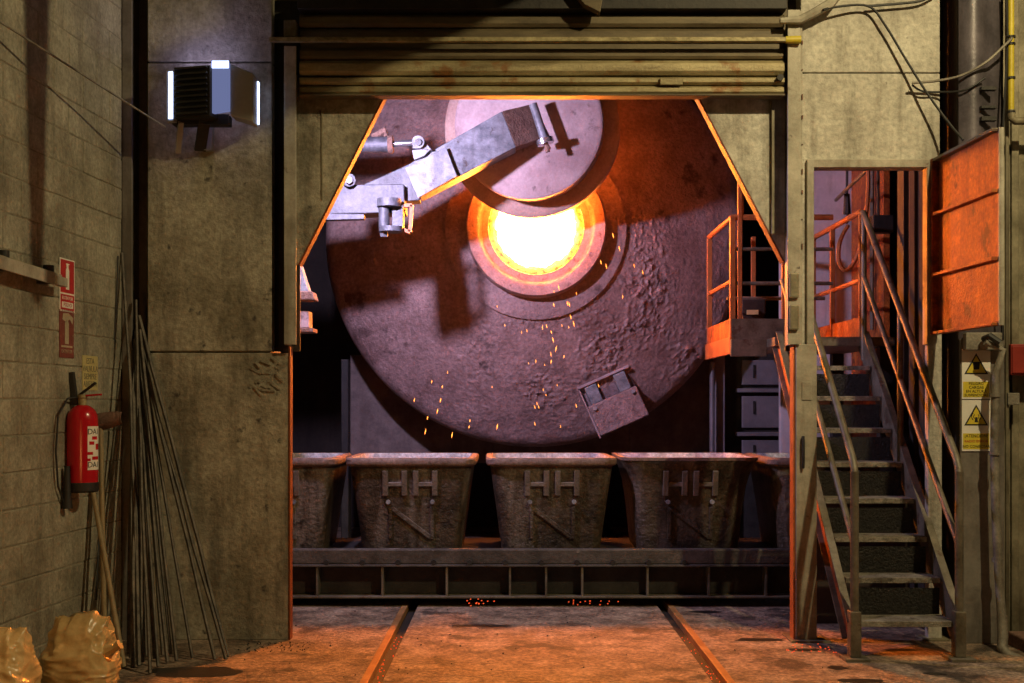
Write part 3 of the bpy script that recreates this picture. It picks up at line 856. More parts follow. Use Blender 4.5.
tag(MB().tube([(P(712, 0, 12.1).x, 12.1, 0.0), P(712, 362, 12.1)], 0.025, 8).build('cable_pipe', M['cabinet'], smooth=True), 'thin pipe running up beside the slim column under the platform', 'pipe')

# ------------------------------------------------------------------ ingot moulds and their car
def rrect(hx, hy, r, n=5):
    pts = []
    for sx, sy, a0 in ((1, 1, 0), (-1, 1, 90), (-1, -1, 180), (1, -1, 270)):
        for k in range(n + 1):
            a = math.radians(a0 + 90 * k / n)
            pts.append((sx * (hx - r) + r * math.cos(a), sy * (hy - r) + r * math.sin(a)))
    return pts


def loft(b, secs, cap0=True, cap1=True):
    base = len(b.v)
    n = len(rrect(1, 1, .1))
    for (h, z, r) in secs:
        for x, y in rrect(h, h, r):
            b.v.append(Vector((x, y, z)))
    for i in range(len(secs) - 1):
        for k in range(n):
            a = base + i * n + k
            c = base + i * n + (k + 1) % n
            b.f.append((a, c, c + n, a + n))
    if cap0:
        b.f.append(tuple(base + k for k in reversed(range(n))))
    if cap1:
        b.f.append(tuple(base + (len(secs) - 1) * n + k for k in range(n)))
    return b


ZB, ZT = 0.40, 1.150
def make_mould(flared=False):
    r = empty('ingot_mould', (0, 0, 0))
    if flared:
        body = [(0.405, ZB, 0.10), (0.42, 0.55, 0.11), (0.44, 0.75, 0.12), (0.465, 0.92, 0.13), (0.50, 1.05, 0.14), (0.54, 1.125, 0.14), (0.545, ZT, 0.14)]
        inner = [(0.515, ZT, 0.12), (0.48, 1.10, 0.11), (0.43, 0.9, 0.1), (0.38, 0.6, 0.08)]
    else:
        body = [(0.395, ZB, 0.09), (0.440, 0.75, 0.10), (0.488, 1.085, 0.11)]
        inner = [(0.465, ZT, 0.10), (0.44, 1.0, 0.09), (0.38, 0.6, 0.08)]
    bo = loft(MB(), body, True, False).build('body', M['mould'], r, local=True, smooth=True)
    if not flared:
        loft(MB(), [(0.488, 1.080, 0.11), (0.512, 1.088, 0.12), (0.520, 1.10, 0.12), (0.520, 1.135, 0.12), (0.510, ZT, 0.12), (0.468, ZT, 0.10), (0.462, ZT - 0.02, 0.10)], False, False).build('rim', M['mould_rim'], r, local=True, smooth=True)
    else:
        loft(MB(), [(0.546, 1.13, 0.14), (0.548, ZT + 0.004, 0.14), (0.515, ZT + 0.004, 0.12)], False, False).build('rim', M['mould_rim'], r, local=True, smooth=True)
    loft(MB(), inner, False, True).build('cavity', M['mould_inside'], r, local=True, smooth=True)
    # raised letters on the sloping front
    slope = (0.488 - 0.395) / (1.085 - ZB)

    def front(z):
        if flared:
            for (h0, z0, _), (h1, z1, _) in zip(body, body[1:]):
                if z0 <= z <= z1:
                    return -(h0 + (h1 - h0) * (z - z0) / (z1 - z0))
        return -(0.395 + slope * (z - ZB))

    def stroke(x0, z0, x1, z1, w, name='letter_stroke', t=0.028, mm='mould_letter'):
        b = MB()
        p0 = Vector((x0, front(z0) - 0.006, z0))
        p1 = Vector((x1, front(z1) - 0.006, z1))
        b.bar(p0, p1, w, t, up=(0, -1, 0))
        return b.build(name, M[mm], r, local=True, bevel=0.005)
    for cx in (-0.12, 0.12):
        stroke(cx - 0.075, 0.85, cx - 0.075, 1.05, 0.045)
        stroke(cx + 0.075, 0.85, cx + 0.075, 1.05, 0.045)
        stroke(cx - 0.06, 0.94, cx + 0.06, 0.94, 0.035, t=0.024)
    # lower relief: N-like strokes
    stroke(-0.16, 0.50, -0.16, 0.76, 0.03, t=0.016, mm='mould')
    stroke(0.17, 0.50, 0.17, 0.76, 0.03, t=0.016, mm='mould')
    stroke(-0.15, 0.75, 0.16, 0.51, 0.035, t=0.018, mm='mould')
    for sx in (-0.175, 0.175):
        b = MB()
        b.tube([(sx, front(0.80) - 0.03, 0.80), (sx, front(0.80) + 0.02, 0.80)], 0.018, 8)
        b.build('lug', M['arm'], r, local=True)
    return r


MY = 9.96
labels = ['dark cast-iron ingot mould cut off by the left edge of the opening', 'dark ingot mould with raised HH left of the middle of the car', 'ingot mould with raised HH in the middle of the car', 'flared rimless ingot mould right of the middle of the car', 'ingot mould half hidden by the right post of the opening']
m0 = make_mould()
m4 = make_mould(True)
for i, (X, lab) in enumerate(zip((-1.90, -0.805, 0.305, 1.41, 2.53), labels)):
    o = m0 if i == 0 else (m4 if i == 3 else copy_tree(m0))
    o.location = (X, MY, 0.0)
    tag(o, lab, 'ingot mould', 'ingot moulds on the rail car')
    if i == 2:
        o.rotation_euler = (0, 0, math.radians(1.5))

car = empty('mould_car', (0.2, 9.9, 0), 0, 'long low steel rail car carrying the row of ingot moulds', 'rail car')
CX0, CX1 = -2.55, 3.05
MB().box((CX0, 9.40, 0.30), (CX1, 10.55, 0.40)).build('deck', M['black_steel'], car)
b = MB()
b.box((CX0, 9.335, 0.325), (CX1, 9.40, 0.447))
b.build('front_beam', M['car'], car, bevel=0.012)
MB().box((CX0, 9.30, 0.312), (CX1, 9.41, 0.327)).build('upper_flange', M['car'], car, bevel=0.003)
MB().box((CX0, 9.42, 0.09), (CX1, 9.44, 0.30)).build('web', M['black_steel'], car)
MB().box((CX0, 9.30, 0.068), (CX1, 9.44, 0.084)).build('lower_flange', M['stair_steel'], car, bevel=0.003)
for x in (318, 383, 447, 510, 546, 582, 647, 708, 765):
    X = P(x, 0, 9.36).x
    MB().box((X - 0.008, 9.315, 0.084), (X + 0.008, 9.42, 0.312)).build('stiffener', M['stair_steel'], car)
for k in range(12):
    X = -1.72 + 0.278 * k
    MB().tube([(X, 9.30, 0.345), (X, 9.34, 0.345)], 0.022, 8).build('bolt', M['black_steel'], car)
for X in RX:
    for Y in (9.85, 10.4):
        MB().tube([(X - 0.04, Y, 0.12), (X + 0.04, Y, 0.12)], 0.115, 18).build('wheel', M['black_steel'], car, smooth=True)

# ------------------------------------------------------------------ access platform and stairs
PZ = 2.10
pf = empty('access_platform', (2.4, 10.2, 1.9), 0, 'raised steel access platform with orange-lit railings right of the furnace', 'platform')
MB().box((1.79, 9.72, PZ - 0.07), (3.0, 10.98, PZ)).build('deck', M['stair_steel'], pf, bevel=0.004)
MB().box((2.06, 9.40, PZ - 0.07), (3.0, 9.72, PZ)).build('deck', M['stair_steel'], pf, bevel=0.004)
MB().box((1.77, 9.70, PZ - 0.14), (2.06, 9.74, PZ + 0.0)).build('fascia', M['stair_steel'], pf, bevel=0.004)
MB().box((1.765, 9.74, PZ - 0.12), (1.79, 10.98, PZ + 0.02)).build('fascia', M['orange_rail'], pf, bevel=0.004)
MB().box((1.782, 9.80, PZ + 0.02), (1.794, 10.96, PZ + 0.17)).build('toe_plate', M['glowlit_steel'], pf)
MB().box((1.79, 9.775, PZ), (2.30, 9.79, PZ + 0.17)).build('toe_plate', M['stair_steel'], pf)
RZ = 3.10
for X, Y, w in ((1.80, 10.94, 0.045), (1.80, 9.80, 0.045), (1.86, 9.80, 0.035), (2.22, 9.80, 0.035), (2.20, 10.94, 0.04)):
    MB().box((X - w / 2, Y - w / 2, PZ), (X + w / 2, Y + w / 2, RZ if X != 1.86 else RZ + 0.35)).build('rail_post', M['orange_rail'], pf, bevel=0.004)
MB().tube([(1.88, 9.80, RZ), (1.88, 9.80, RZ + 0.42)], 0.014, 8).build('rail_post', M['orange_rail'], pf)
MB().tube([(1.80, 10.96, RZ), (1.80, 9.80, RZ), (2.62, 9.80, RZ)], 0.024, 10).build('top_rail', M['orange_rail'], pf, smooth=True)
MB().tube([(1.80, 10.96, 2.58), (1.80, 9.80, 2.58)], 0.02, 8).build('mid_rail', M['orange_rail'], pf, smooth=True)
for z in (2.84, 2.56, 2.46):
    MB().tube([(1.80, 9.80 + (0.25 if z == 2.46 else 0), z), (2.62, 9.80 + (0.25 if z == 2.46 else 0), z)], 0.016, 8).build('mid_rail', M['stair_steel'], pf, smooth=True)
MB().bar((2.15, 9.76, PZ - 0.12), (2.45, 9.76, 1.25), 0.06, 0.06).build('brace', M['black_steel'], pf)
for X, Y in ((2.95, 10.9), (2.95, 9.5)):
    MB().box((X - 0.05, Y - 0.05, 0), (X + 0.05, Y + 0.05, PZ - 0.07)).build('support_leg', M['black_steel'], pf)
tb = empty('control_box', P(752, 310, 10.0), 0, 'small dark box resting on the platform behind the railing', 'box')
MB().box(P(742, 314, 10.0), P(762, 301, 10.15)).build('body', M['black_steel'], tb, bevel=0.01)
MB().box(P(747, 314.5, 9.985), P(758, 310, 10.0)).build('label_plate', M['yellow_old'], tb)
MB().box(P(743, 334, 10.02), P(761, 314, 10.14)).build('stand', M['black_steel'], tb)

SX, SX2 = 2.107, 2.75
RISE, GO, D1 = 0.2333, 0.25, 7.40
st = empty('steel_stair', (2.43, 7.4, 0), 0, 'steep steel stair with handrails climbing through the doorway', 'stair')
for n_ in range(1, 9):
    y0 = D1 + (n_ - 1) * GO
    z = RISE * n_
    t = MB().box((SX + 0.02, y0, z - 0.012), (SX2 - 0.02, y0 + 0.235, z)).build('tread', M['tread'], st, bevel=0.002)
    MB().box((SX + 0.02, y0 - 0.004, z - 0.035), (SX2 - 0.02, y0 + 0.008, z - 0.001)).build('nosing', M['tread'], t, bevel=0.002)
    if n_ < 8:
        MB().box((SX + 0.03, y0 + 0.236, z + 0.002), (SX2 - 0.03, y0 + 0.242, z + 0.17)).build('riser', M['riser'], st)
sl0, sl1 = Vector((0, D1 + 0.05, RISE * 0.72)), Vector((0, D1 + 8 * GO + 0.05, PZ - 0.02))
for X in (SX, SX2):
    MB().bar((X, sl0.y, sl0.z), (X, sl1.y, sl1.z), 0.014, 0.17, up=(0, 0, 1)).build('stringer', M['glowlit_steel'] if X == SX else M['stair_steel'], st, bevel=0.003)
    sgn = -1 if X == SX else 1
    for dz in (-0.085, 0.085):
        nrm = Vector((0, -(sl1 - sl0).z, (sl1 - sl0).y)).normalized() * dz
        MB().bar(Vector((X + sgn * 0.018, sl0.y, sl0.z)) + nrm, Vector((X + sgn * 0.018, sl1.y, sl1.z)) + nrm, 0.05, 0.010).build('stringer_flange', M['stair_steel'], st, bevel=0.002)
    ft = MB().box((X - 0.034, 7.345, 0.02), (X + 0.034, 7.425, 0.30)).build('foot_post', M['stair_steel'], st, bevel=0.006)
    MB().box((X - 0.075, 7.30, 0), (X + 0.075, 7.46, 0.02)).build('base_plate', M['stair_steel'], ft, bevel=0.003)
TOPZ, MIDZ = 1.20, 0.70
SLP = RISE / GO
yl = D1 + 8 * GO
for X in (SX, SX2):
    right = X == SX2
    MB().tube([(X, 7.38, 0.28), (X, 7.38, TOPZ - 0.04)], 0.026, 12).build('newel_post', M['stair_steel'], st, smooth=True)
    yend = 9.40 if right else 9.35
    pts = [(X, 7.38, TOPZ - 0.05), (X, 7.395, TOPZ - 0.01), (X, 7.43, TOPZ + 0.04), (X, yend, TOPZ + 0.04 + SLP * (yend - 7.43))]
    MB().tube(pts, 0.024, 12).build('handrail', M['stair_steel'], st, smooth=True)
    MB().tube([(X, 7.38, MIDZ), (X, yend, MIDZ + SLP * (yend - 7.38))], 0.020, 10).build('mid_rail', M['stair_steel'], st, smooth=True)
    for ym in (8.5, 9.38):
        if not right and ym > 9: continue
        MB().tube([(X, ym, SLP * (ym - 7.38) + 0.05), (X, ym, TOPZ + 0.02 + SLP * (ym - 7.43))], 0.022, 10).build('baluster', M['stair_steel'], st, smooth=True)
# landing rail continuing behind the doorway
MB().tube([(2.75, 9.45, 3.09), (2.75, 10.95, 3.09)], 0.024, 10).build('top_rail', M['orange_rail'], pf, smooth=True)
MB().tube([(2.75, 9.45, 2.55), (2.75, 10.95, 2.55)], 0.02, 10).build('mid_rail', M['orange_rail'], pf, smooth=True)
for Y in (9.45, 10.3, 10.95):
    MB().box((2.73, Y - 0.02, PZ), (2.77, Y + 0.02, 3.09)).build('rail_post', M['orange_rail'], pf, bevel=0.004)
MB().box((2.745, 9.45, PZ), (2.757, 10.95, PZ + 0.16)).build('toe_plate', M['glowlit_steel'], pf)

# things seen through the doorway
tag(MB().box((2.60, 11.6, 0), (3.45, 11.7, 5)).build('sheet_partition', M['bay_panel'], bevel=0.005), 'pale lilac sheet-metal partition seen through the doorway', 'partition')
tag(MB().box((3.28, 10.6, 0), (3.34, 11.6, 5)).build('bay_partition', M['glowlit_steel'], bevel=0.005), 'orange-lit partition panel at the right behind the doorway', 'panel')
tag(MB().box((2.92, 8.95, 0), (3.06, 9.1, 5)).build('bay_stanchion', M['black_steel'], bevel=0.005), 'dark stanchion just inside the doorway on the right', 'column')
hs = [P(868, 168, 9.6), P(868, 190, 9.6), P(866, 215, 9.55), P(861, 245, 9.5), P(853, 264, 9.5), P(845, 270, 9.5), P(839, 262, 9.5), P(839, 246, 9.5), P(843, 234, 9.55), P(848, 226, 9.6)]
tag(MB().tube([P(869, 168, 9.9), P(846, 190, 10.4), P(836, 200, 10.8)], 0.016, 8).build('guide_pipe', M['stair_steel'], smooth=True), 'thin pipe slanting down left behind the doorway', 'pipe')
hk = empty('hoist_hook', P(848, 216, 10.6), 0, 'dark chain hook hanging in front of the lilac panel', 'hook')
MB().tube([P(847, 165, 10.6), P(847, 196, 10.6)], 0.012, 6).build('chain', M['black_steel'], hk)
MB().tube([P(847, 194, 10.6), P(847, 214, 10.6)], [0.025, 0.035], 8).build('hook_block', M['black_steel'], hk, smooth=True)
MB().tube([P(847, 214, 10.6), P(850, 219, 10.6), P(847, 223, 10.6), P(844, 219, 10.6)], 0.012, 6).build('hook', M['black_steel'], hk, smooth=True)
jbx = empty('junction_box', P(881, 231, 10.2), 0, 'dark junction box beside the hose behind the doorway', 'box')
MB().box(P(873, 232, 10.2), P(890, 217, 10.32)).build('body', M['black_steel'], jbx, bevel=0.01)
MB().tube([P(878, 217, 10.26), P(878, 120, 10.26), (3.28, 10.7, 4.4)], 0.014, 8).build('feed_pipe', M['black_steel'], jbx)
MB().tube([P(890, 224, 10.26), P(903, 222, 10.26)], 0.03, 8).build('cable_gland', M['black_steel'], jbx)
tag(MB().tube([P(872, 168, 10.8), P(872, 330, 10.8)], 0.02, 8).build('riser_pipe', M['stair_steel'], smooth=True), 'thin upright pipe between lilac and orange panels in the doorway', 'pipe')

tag(MB().box((2.03, 8.60, 0.0), (2.86, 8.66, 1.02)).build('wall_under_stair', M['wall_inner'], bevel=0.006), 'dark low wall added under the stair to stop furnace glow', 'wall', kind='structure')  # added so furnace glow stays off the floor below the stair

# swung-open door leaf: hinged at the pier, opened towards the camera
H0, H1 = Vector((2.828, 7.985, 0)), Vector((2.870, 7.05, 0))
tdir = (H1 - H0).normalized()
ndir = Vector((-tdir.y, tdir.x, 0))
if ndir.x > 0: ndir = -ndir
LFM = Matrix(((tdir.x, ndir.x, 0, H0.x), (tdir.y, ndir.y, 0, H0.y), (0, 0, 1, 0), (0, 0, 0, 1)))
LZ0, LZ1, LW = 2.035, 3.20, (H1 - H0).length
lf = empty('hatch_door', (H1.x, 7.5, LZ0), 0, 'rusty steel door leaf, glow-orange, swung open beside the stair doorway', 'door')
MB().box((0.0, -0.004, LZ0), (LW, 0.004, LZ1), LFM).build('panel', M['glowlit_steel'], lf)
MB().box((0.0, -0.01, LZ0), (0.04, 0.05, LZ1), LFM).build('frame_stile', M['glowlit_steel'], lf, bevel=0.003)
MB().box((LW - 0.02, -0.022, LZ0), (LW, 0.008, LZ1), LFM).build('frame_stile', M['steel_pale'], lf, bevel=0.003)
MB().box((0.04, 0.0, LZ0), (LW - 0.02, 0.045, LZ0 + 0.02), LFM).build('frame_rail', M['glowlit_steel'], lf, bevel=0.003)
MB().box((0.04, 0.0, LZ1 - 0.02), (LW - 0.02, 0.045, LZ1), LFM).build('frame_rail', M['stair_steel'], lf, bevel=0.003)
for z in (2.42, 2.82):
    MB().box((0.04, 0.0, z), (LW - 0.02, 0.045, z + 0.022), LFM).build('cross_rib', M['glowlit_steel'], lf, bevel=0.003)
for z in (2.2, 3.0):
    MB().tube([(H0.x - 0.012, H0.y - 0.01, z), (H0.x - 0.012, H0.y - 0.01, z + 0.11)], 0.014, 10).build('hinge', M['black_steel'], lf, smooth=True)

# ------------------------------------------------------------------ right-hand fittings
def sign_face(root, Mx, w, h, mm, z=0.0, name='backing', t=0.003, cx=0, cy=0):
    b = MB()
    b.box((cx - w / 2, cy - h / 2, z), (cx + w / 2, cy + h / 2, z + t), Mx)
    return b.build(name, mm, root, local=True)


def poly_face(root, Mx, pts, mm, z, name, t=0.001):
    n = len(pts)
    b = MB()
    vs = [Mx @ Vector((x, y, z)) for x, y in pts] + [Mx @ Vector((x, y, z + t)) for x, y in pts]
    b.add(vs, [tuple(range(n)), tuple(range(2 * n - 1, n - 1, -1))] + [(i, (i + 1) % n, (i + 1) % n + n, i + n) for i in range(n)])
    return b.build(name, mm, root, local=True)


FRONT = Matrix(((1, 0, 0, 0), (0, 0, -1, 0), (0, 1, 0, 0), (0, 0, 0, 1)))     # text x->X, y->Z, normal -> -Y
SIDE = Matrix(((0, 0, 1, 0), (1, 0, 0, 0), (0, 1, 0, 0), (0, 0, 0, 1)))       # text x->Y, y->Z, normal -> +X


def tri(s, cy):
    return [(-s, cy - s * 0.85), (s, cy - s * 0.85), (0, cy + s * 0.9)]


sc_ = 7.875 / F
def warn_sign(y0, y1, lines, icon, lab):
    w, h = 28 * sc_ * 1.02, (y1 - y0) * sc_
    c = P(976, (y0 + y1) / 2, 7.875)
    r = empty('warning_sign', c, 0, lab, 'sign', 'yellow warning signs on the stanchion')
    sign_face(r, FRONT, w, h, M['white_print'])
    s = w * 0.42
    cy = h * 0.20
    poly_face(r, FRONT, tri(s, cy), M['black_print'], 0.003, 'triangle_border')
    poly_face(r, FRONT, tri(s * 0.80, cy - 0.004), M['yellow_print'], 0.004, 'triangle')
    if icon == 'ladle':
        poly_face(r, FRONT, [(-0.024, cy + 0.010), (-0.018, cy - 0.036), (0.018, cy - 0.036), (0.024, cy + 0.010)], M['black_print'], 0.005, 'ladle_symbol')
        poly_face(r, FRONT, [(-0.034, cy + 0.006), (-0.034, cy + 0.014), (0.034, cy + 0.014), (0.034, cy + 0.006)], M['black_print'], 0.005, 'ladle_symbol')
    else:
        poly_face(r, FRONT, [(-0.012, cy - 0.045), (0.012, cy - 0.045), (0.007, cy - 0.012), (-0.007, cy - 0.012)], M['black_print'], 0.005, 'antenna_symbol')
        for sg in (-1, 1):
            for rad in (0.020, 0.033):
                pts = []
                for k in range(7):
                    a = math.radians(-50 + 100 * k / 6)
                    pts.append((sg * rad * math.cos(a), cy - 0.008 + rad * math.sin(a)))
                for k in range(6, -1, -1):
                    a = math.radians(-50 + 100 * k / 6)
                    pts.append((sg * (rad - 0.005) * math.cos(a), cy - 0.008 + (rad - 0.005) * math.sin(a)))
                poly_face(r, FRONT, pts, M['black_print'], 0.005, 'wave_symbol')
    ph = h * 0.31
    pc = -h * 0.5 + ph * 0.5 + 0.012
    sign_face(r, FRONT, w * 0.92, ph, M['yellow_print'], 0.003, 'text_panel', 0.001, 0, pc)
    k = len(lines)
    for i, tx in enumerate(lines):
        sz = min(ph / k * 1.0, w * 1.45 / max(6, len(tx)))
        lettering('lettering', tx, sz, M['black_print'] if (icon == 'ladle' or i != 1) else M['red_print'], r, FRONT @ Matrix.Translation((0, pc + ph * (0.5 - (i + 0.5) / k), 0.0052)), 0.0005)


warn_sign(349, 399, ['PELIGRO', 'CARGAS', 'EN ALTURA', 'SUSPENDIDAS'], 'ladle', 'upper yellow warning sign with a bucket in its triangle')
warn_sign(400, 451, ['\u00a1ATENCION!', 'RADIO EMISOR', 'NO CONECTAR'], 'antenna', 'lower yellow warning sign with antenna waves in its triangle')

cp = empty('conduit_pipe', P(1004, 655, 7.7), 0, 'grey conduit running down the stanchion to a bend at the floor', 'pipe')
pts = [P(962, 342, 7.72), P(985, 342, 7.72), P(1003, 350, 7.72), P(996, 372, 7.72), P(995, 400, 7.72), P(994.5, 455, 7.72), P(996, 520, 7.72), P(999, 580, 7.7), P(1002, 620, 7.66)]
MB().tube(pts[1:], [0.02, 0.022, 0.026, 0.027, 0.027, 0.027, 0.027, 0.029], 12).build('upright', M['conduit'], cp, smooth=True)
MB().tube([P(1002, 615, 7.66), P(1003, 635, 7.64), P(1002, 648, 7.6), P(1008, 655, 7.55), P(1022, 661, 7.5)], 0.033, 12).build('bend', M['conduit'], cp, smooth=True)
for y in (395, 453, 560):
    MB().tube([P(994.5 + (y > 500) * 3, y - 2, 7.72), P(994.5 + (y > 500) * 3, y + 2, 7.72)], 0.035, 12).build('coupling', M['conduit'], cp, smooth=True)
jt = empty('cable_junction', P(978, 350, 7.8), 0, 'grey cable junction with stubs just below the open orange door', 'junction box')
MB().box(P(966, 350, 7.8), P(1000, 333, 7.86)).build('body', M['conduit'], jt, bevel=0.006)
MB().tube([P(984, 339, 7.76), P(990, 336, 7.70), P(1000, 343, 7.68)], 0.022, 8).build('cable_stub', M['rubber'], jt, smooth=True)
MB().tube([P(984, 345, 7.78), P(984, 345, 7.8)], 0.03, 8).build('cap', M['steel_pale'], jt)
tag(MB().tube([P(1007, -10, 7.95), P(1007, 640, 7.95)], 0.014, 8).build('thin_conduit', M['steel_olive'], smooth=True), 'thin upright conduit between the stanchion and the red box', 'pipe')
tag(MB().tube([P(1006.5, -10, 7.85), P(1008, 40, 7.85), P(1003, 130, 7.85), P(1002, 250, 7.85), P(1003, 340, 7.8)], 0.008, 6).build('black_cable', M['rubber'], smooth=True), 'black cable hanging beside the yellow pipe', 'cable')
yp = empty('yellow_pipe', P(1012, 122, 7.85), 0, 'yellow gas pipe in the upper right corner', 'pipe')
MB().tube([P(1011, -15, 7.85), P(1011, 118, 7.85)], 0.020, 12).build('upright', M['yellow_pipe'], yp, smooth=True)
MB().tube([P(1011, 110, 7.85), P(1011.5, 118, 7.85), P(1015, 121, 7.85), P(1040, 121, 7.85)], 0.026, 12).build('elbow', M['steel_olive'], yp, smooth=True)
for y in (37, 44, 78, 112):
    MB().tube([P(1011, y - 1, 7.85), P(1011, y + 1, 7.85)], 0.028, 10).build('pipe_clip', M['black_steel'], yp)
rb = empty('alarm_box', P(1022, 375, 7.9), 0, 'dark red box at the right edge beside the warning signs', 'box')
MB().box(P(1011, 375, 7.9), (3.62, 8.02, P(0, 344, 7.9).z)).build('body', M['red_box'], rb, bevel=0.006)
MB().box(P(1012.5, 373, 7.89), P(1045, 346, 7.9)).build('door_panel', M['red_box'], rb, bevel=0.003)
MB().box(P(1008, 405, 7.92), P(1016, 393, 7.98)).build('switch', M['conduit'], rb, bevel=0.004)
kb = MB().box((3.24, 7.2, 0.0), (3.9, 7.85, 0.09)).build('floor_kerb', M['arm_rust'], bevel=0.012)
tag(kb, 'low rust-red plinth on the floor at the right edge', 'plinth')

# cables on the pale wall
def cable(name, pts, r, lab, mm='rubber', cat='cable', group=None):
    # smooth the polyline (Catmull-Rom)
    pts = [Vector(p) for p in pts]
    out = []
    for i in range(len(pts) - 1):
        p0, p1, p2, p3 = pts[max(i - 1, 0)], pts[i], pts[i + 1], pts[min(i + 2, len(pts) - 1)]
        for k in range(6):
            t = k / 6
            out.append(0.5 * ((2 * p1) + (p2 - p0) * t + (2 * p0 - 5 * p1 + 4 * p2 - p3) * t * t + (3 * p1 - p0 - 3 * p2 + p3) * t ** 3))
    out.append(pts[-1])
    o = MB().tube(out, r, 6).build(name, M[mm], smooth=True)
    return tag(o, lab, cat, group)


cable('rubber_hose', hs, 0.018, 'looped reddish hose hanging in the doorway', 'orange_rail', 'hose')
cable('wall_cable', [P(823, 10, 7.86), P(835, 7, 7.9), P(868, 6, 7.94), P(885, 25, 7.94), P(905, 58, 7.93), P(925, 90, 7.9), P(945, 118, 7.85), P(963, 140, 7.75)], 0.0085, 'thick cable sagging diagonally across the pale wall to the open door')
cable('wall_cable', [P(868, 6, 7.95), P(895, 4, 7.95), P(920, 1, 7.95), P(935, -6, 7.95)], 0.009, 'short cable running along the top of the pale wall', group=None)
cable('wall_cable', [P(912, 83, 7.92), P(935, 81, 7.9), P(960, 76, 7.85), P(985, 63, 7.8), P(1005, 45, 7.8), P(1012, 38, 7.82)], 0.009, 'cable swinging up right from the pale wall to the yellow pipe', 'conduit')
cable('wall_cable', [P(912, 85, 7.95), P(922, 91, 7.95), P(940, 92, 7.95), P(965, 90, 7.85), P(985, 78, 7.82)], 0.007, 'thinner lower cable passing behind the stanchion from the pale wall')

# ------------------------------------------------------------------ floodlight on the left panel
fp = empty('floodlight', P(210, 130, 7.8), 0, 'twin grey floodlight with cool white lenses on the left concrete wall', 'lamp')
LR = Matrix.Translation(P(194, 91, 7.74)) @ Matrix.Rotation(math.radians(-14), 4, 'Z')
s_ = 7.75 / F
MB().box((-20 * s_, -0.02, -27 * s_), (19 * s_, 0.10, 24 * s_), LR).build('fin_housing', M['black_steel'], fp, bevel=0.006)
for k in range(9):
    z = (-24 + 5.6 * k) * s_
    MB().box((-18 * s_, -0.045, z), (17 * s_, -0.02, z + 0.012), LR).build('cooling_fin', M['black_steel'], fp)
MB().box((-30 * s_, -0.015, -30 * s_), (-21 * s_, 0.09, 22 * s_), LR).build('side_frame', M['lamp_grey'], fp, bevel=0.004)
MB().box((-26.5 * s_, -0.022, -27 * s_), (-22 * s_, -0.016, 20 * s_), LR).build('lens', M['led'], fp)
MB().box((-19 * s_, 0.05, 24.2 * s_), (18 * s_, 0.16, 25.4 * s_), LR).build('lens', M['led_strong'], fp)
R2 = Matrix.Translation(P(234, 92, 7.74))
MB().prism([(-22 * s_, -22 * s_), (-4 * s_, -19 * s_), (-4 * s_, 29 * s_), (-22 * s_, 31 * s_)], -0.02, 0.02, R2).build('lit_plate', M['plate_glow'], fp, bevel=0.003)  # plain plate; faint blue emission stands in for the lamp's light on it
MB().box((-21 * s_, -0.026, 23 * s_), (-4.5 * s_, -0.020, 30 * s_), R2).build('lens', M['led'], fp)
MB().prism([(-4 * s_, -23 * s_), (19 * s_, -30 * s_), (19 * s_, 19 * s_), (-4 * s_, 28 * s_)], 0.0, 0.16, R2).build('box_housing', M['lamp_grey'], fp, bevel=0.006)
MB().box((19.2 * s_, 0.13, -27 * s_), (20.2 * s_, 0.16, 16 * s_), R2).build('lens', M['led'], fp)
MB().bar(P(205, 118, 7.8), P(200, 150, 7.96), 0.07, 0.03).build('mount_leg', M['black_steel'], fp)
MB().bar(P(181, 122, 7.8), P(178, 152, 7.96), 0.035, 0.03).build('mount_leg', M['lamp_grey'], fp)
MB().box(P(172, 124, 7.80), P(232, 118, 7.9)).build('mount_bar', M['black_steel'], fp)
MB().box(P(198, 150, 7.95), P(214, 118, 8.0)).build('wall_plate', M['lamp_grey'], fp)
cable('lamp_cable', [P(165, 127, 7.8), P(110, 92, 7.2), P(55, 57, 6.66), P(0, 22, 6.2), P(-60, -15, 5.75)], 0.0065, 'thin cable stretched from the floodlight across the block wall', 'conduit')
cable('drip_cable', [P(118, 256, 7.9), P(116, 310, 7.88), P(111, 380, 7.86), P(106, 440, 7.84), P(99, 540, 7.6), P(96, 600, 7.5)], 0.005, 'thin dark cable hanging down the block wall near the corner')

# ------------------------------------------------------------------ left wall fittings
def wall_root(name, x, y, off, lab, cat, group=None):
    return empty(name, wall_pt(x, y, off), WA, lab, cat, group)


r = wall_root('extinguisher_sign', 66.5, 285.5, 0.002, 'bright red and white fire extinguisher sign on the block wall', 'sign')
sign_face(r, SIDE, 0.20, 0.315, M['white_print'])
sign_face(r, SIDE, 0.182, 0.195, M['red_print'], 0.003, 'red_field', 0.001, 0, 0.052)
poly_face(r, SIDE, [(-0.022, -0.025), (0.022, -0.025), (0.022, 0.09), (0.012, 0.105), (0.012, 0.12), (0.03, 0.13), (-0.02, 0.13), (-0.012, 0.105), (-0.022, 0.09)], M['white_print'], 0.004, 'extinguisher_symbol')
sign_face(r, SIDE, 0.182, 0.092, M['red_print'], 0.003, 'red_field', 0.001, 0, -0.102)
sign_face(r, SIDE, 0.15, 0.035, M['white_print'], 0.004, 'white_field', 0.001, 0, -0.118)
lettering('lettering', 'EXTINTOR', 0.030, M['white_print'], r, SIDE @ Matrix.Translation((0, -0.078, 0.0045)), 0.0005)
lettering('lettering', 'POLVO', 0.034, M['red_print'], r, SIDE @ Matrix.Translation((0, -0.118, 0.0055)), 0.0005)
r = wall_root('faded_sign', 66, 334, 0.002, 'worn brownish-red extinguisher sign below the bright one', 'sign')
sign_face(r, SIDE, 0.195, 0.285, M['red_faded'])
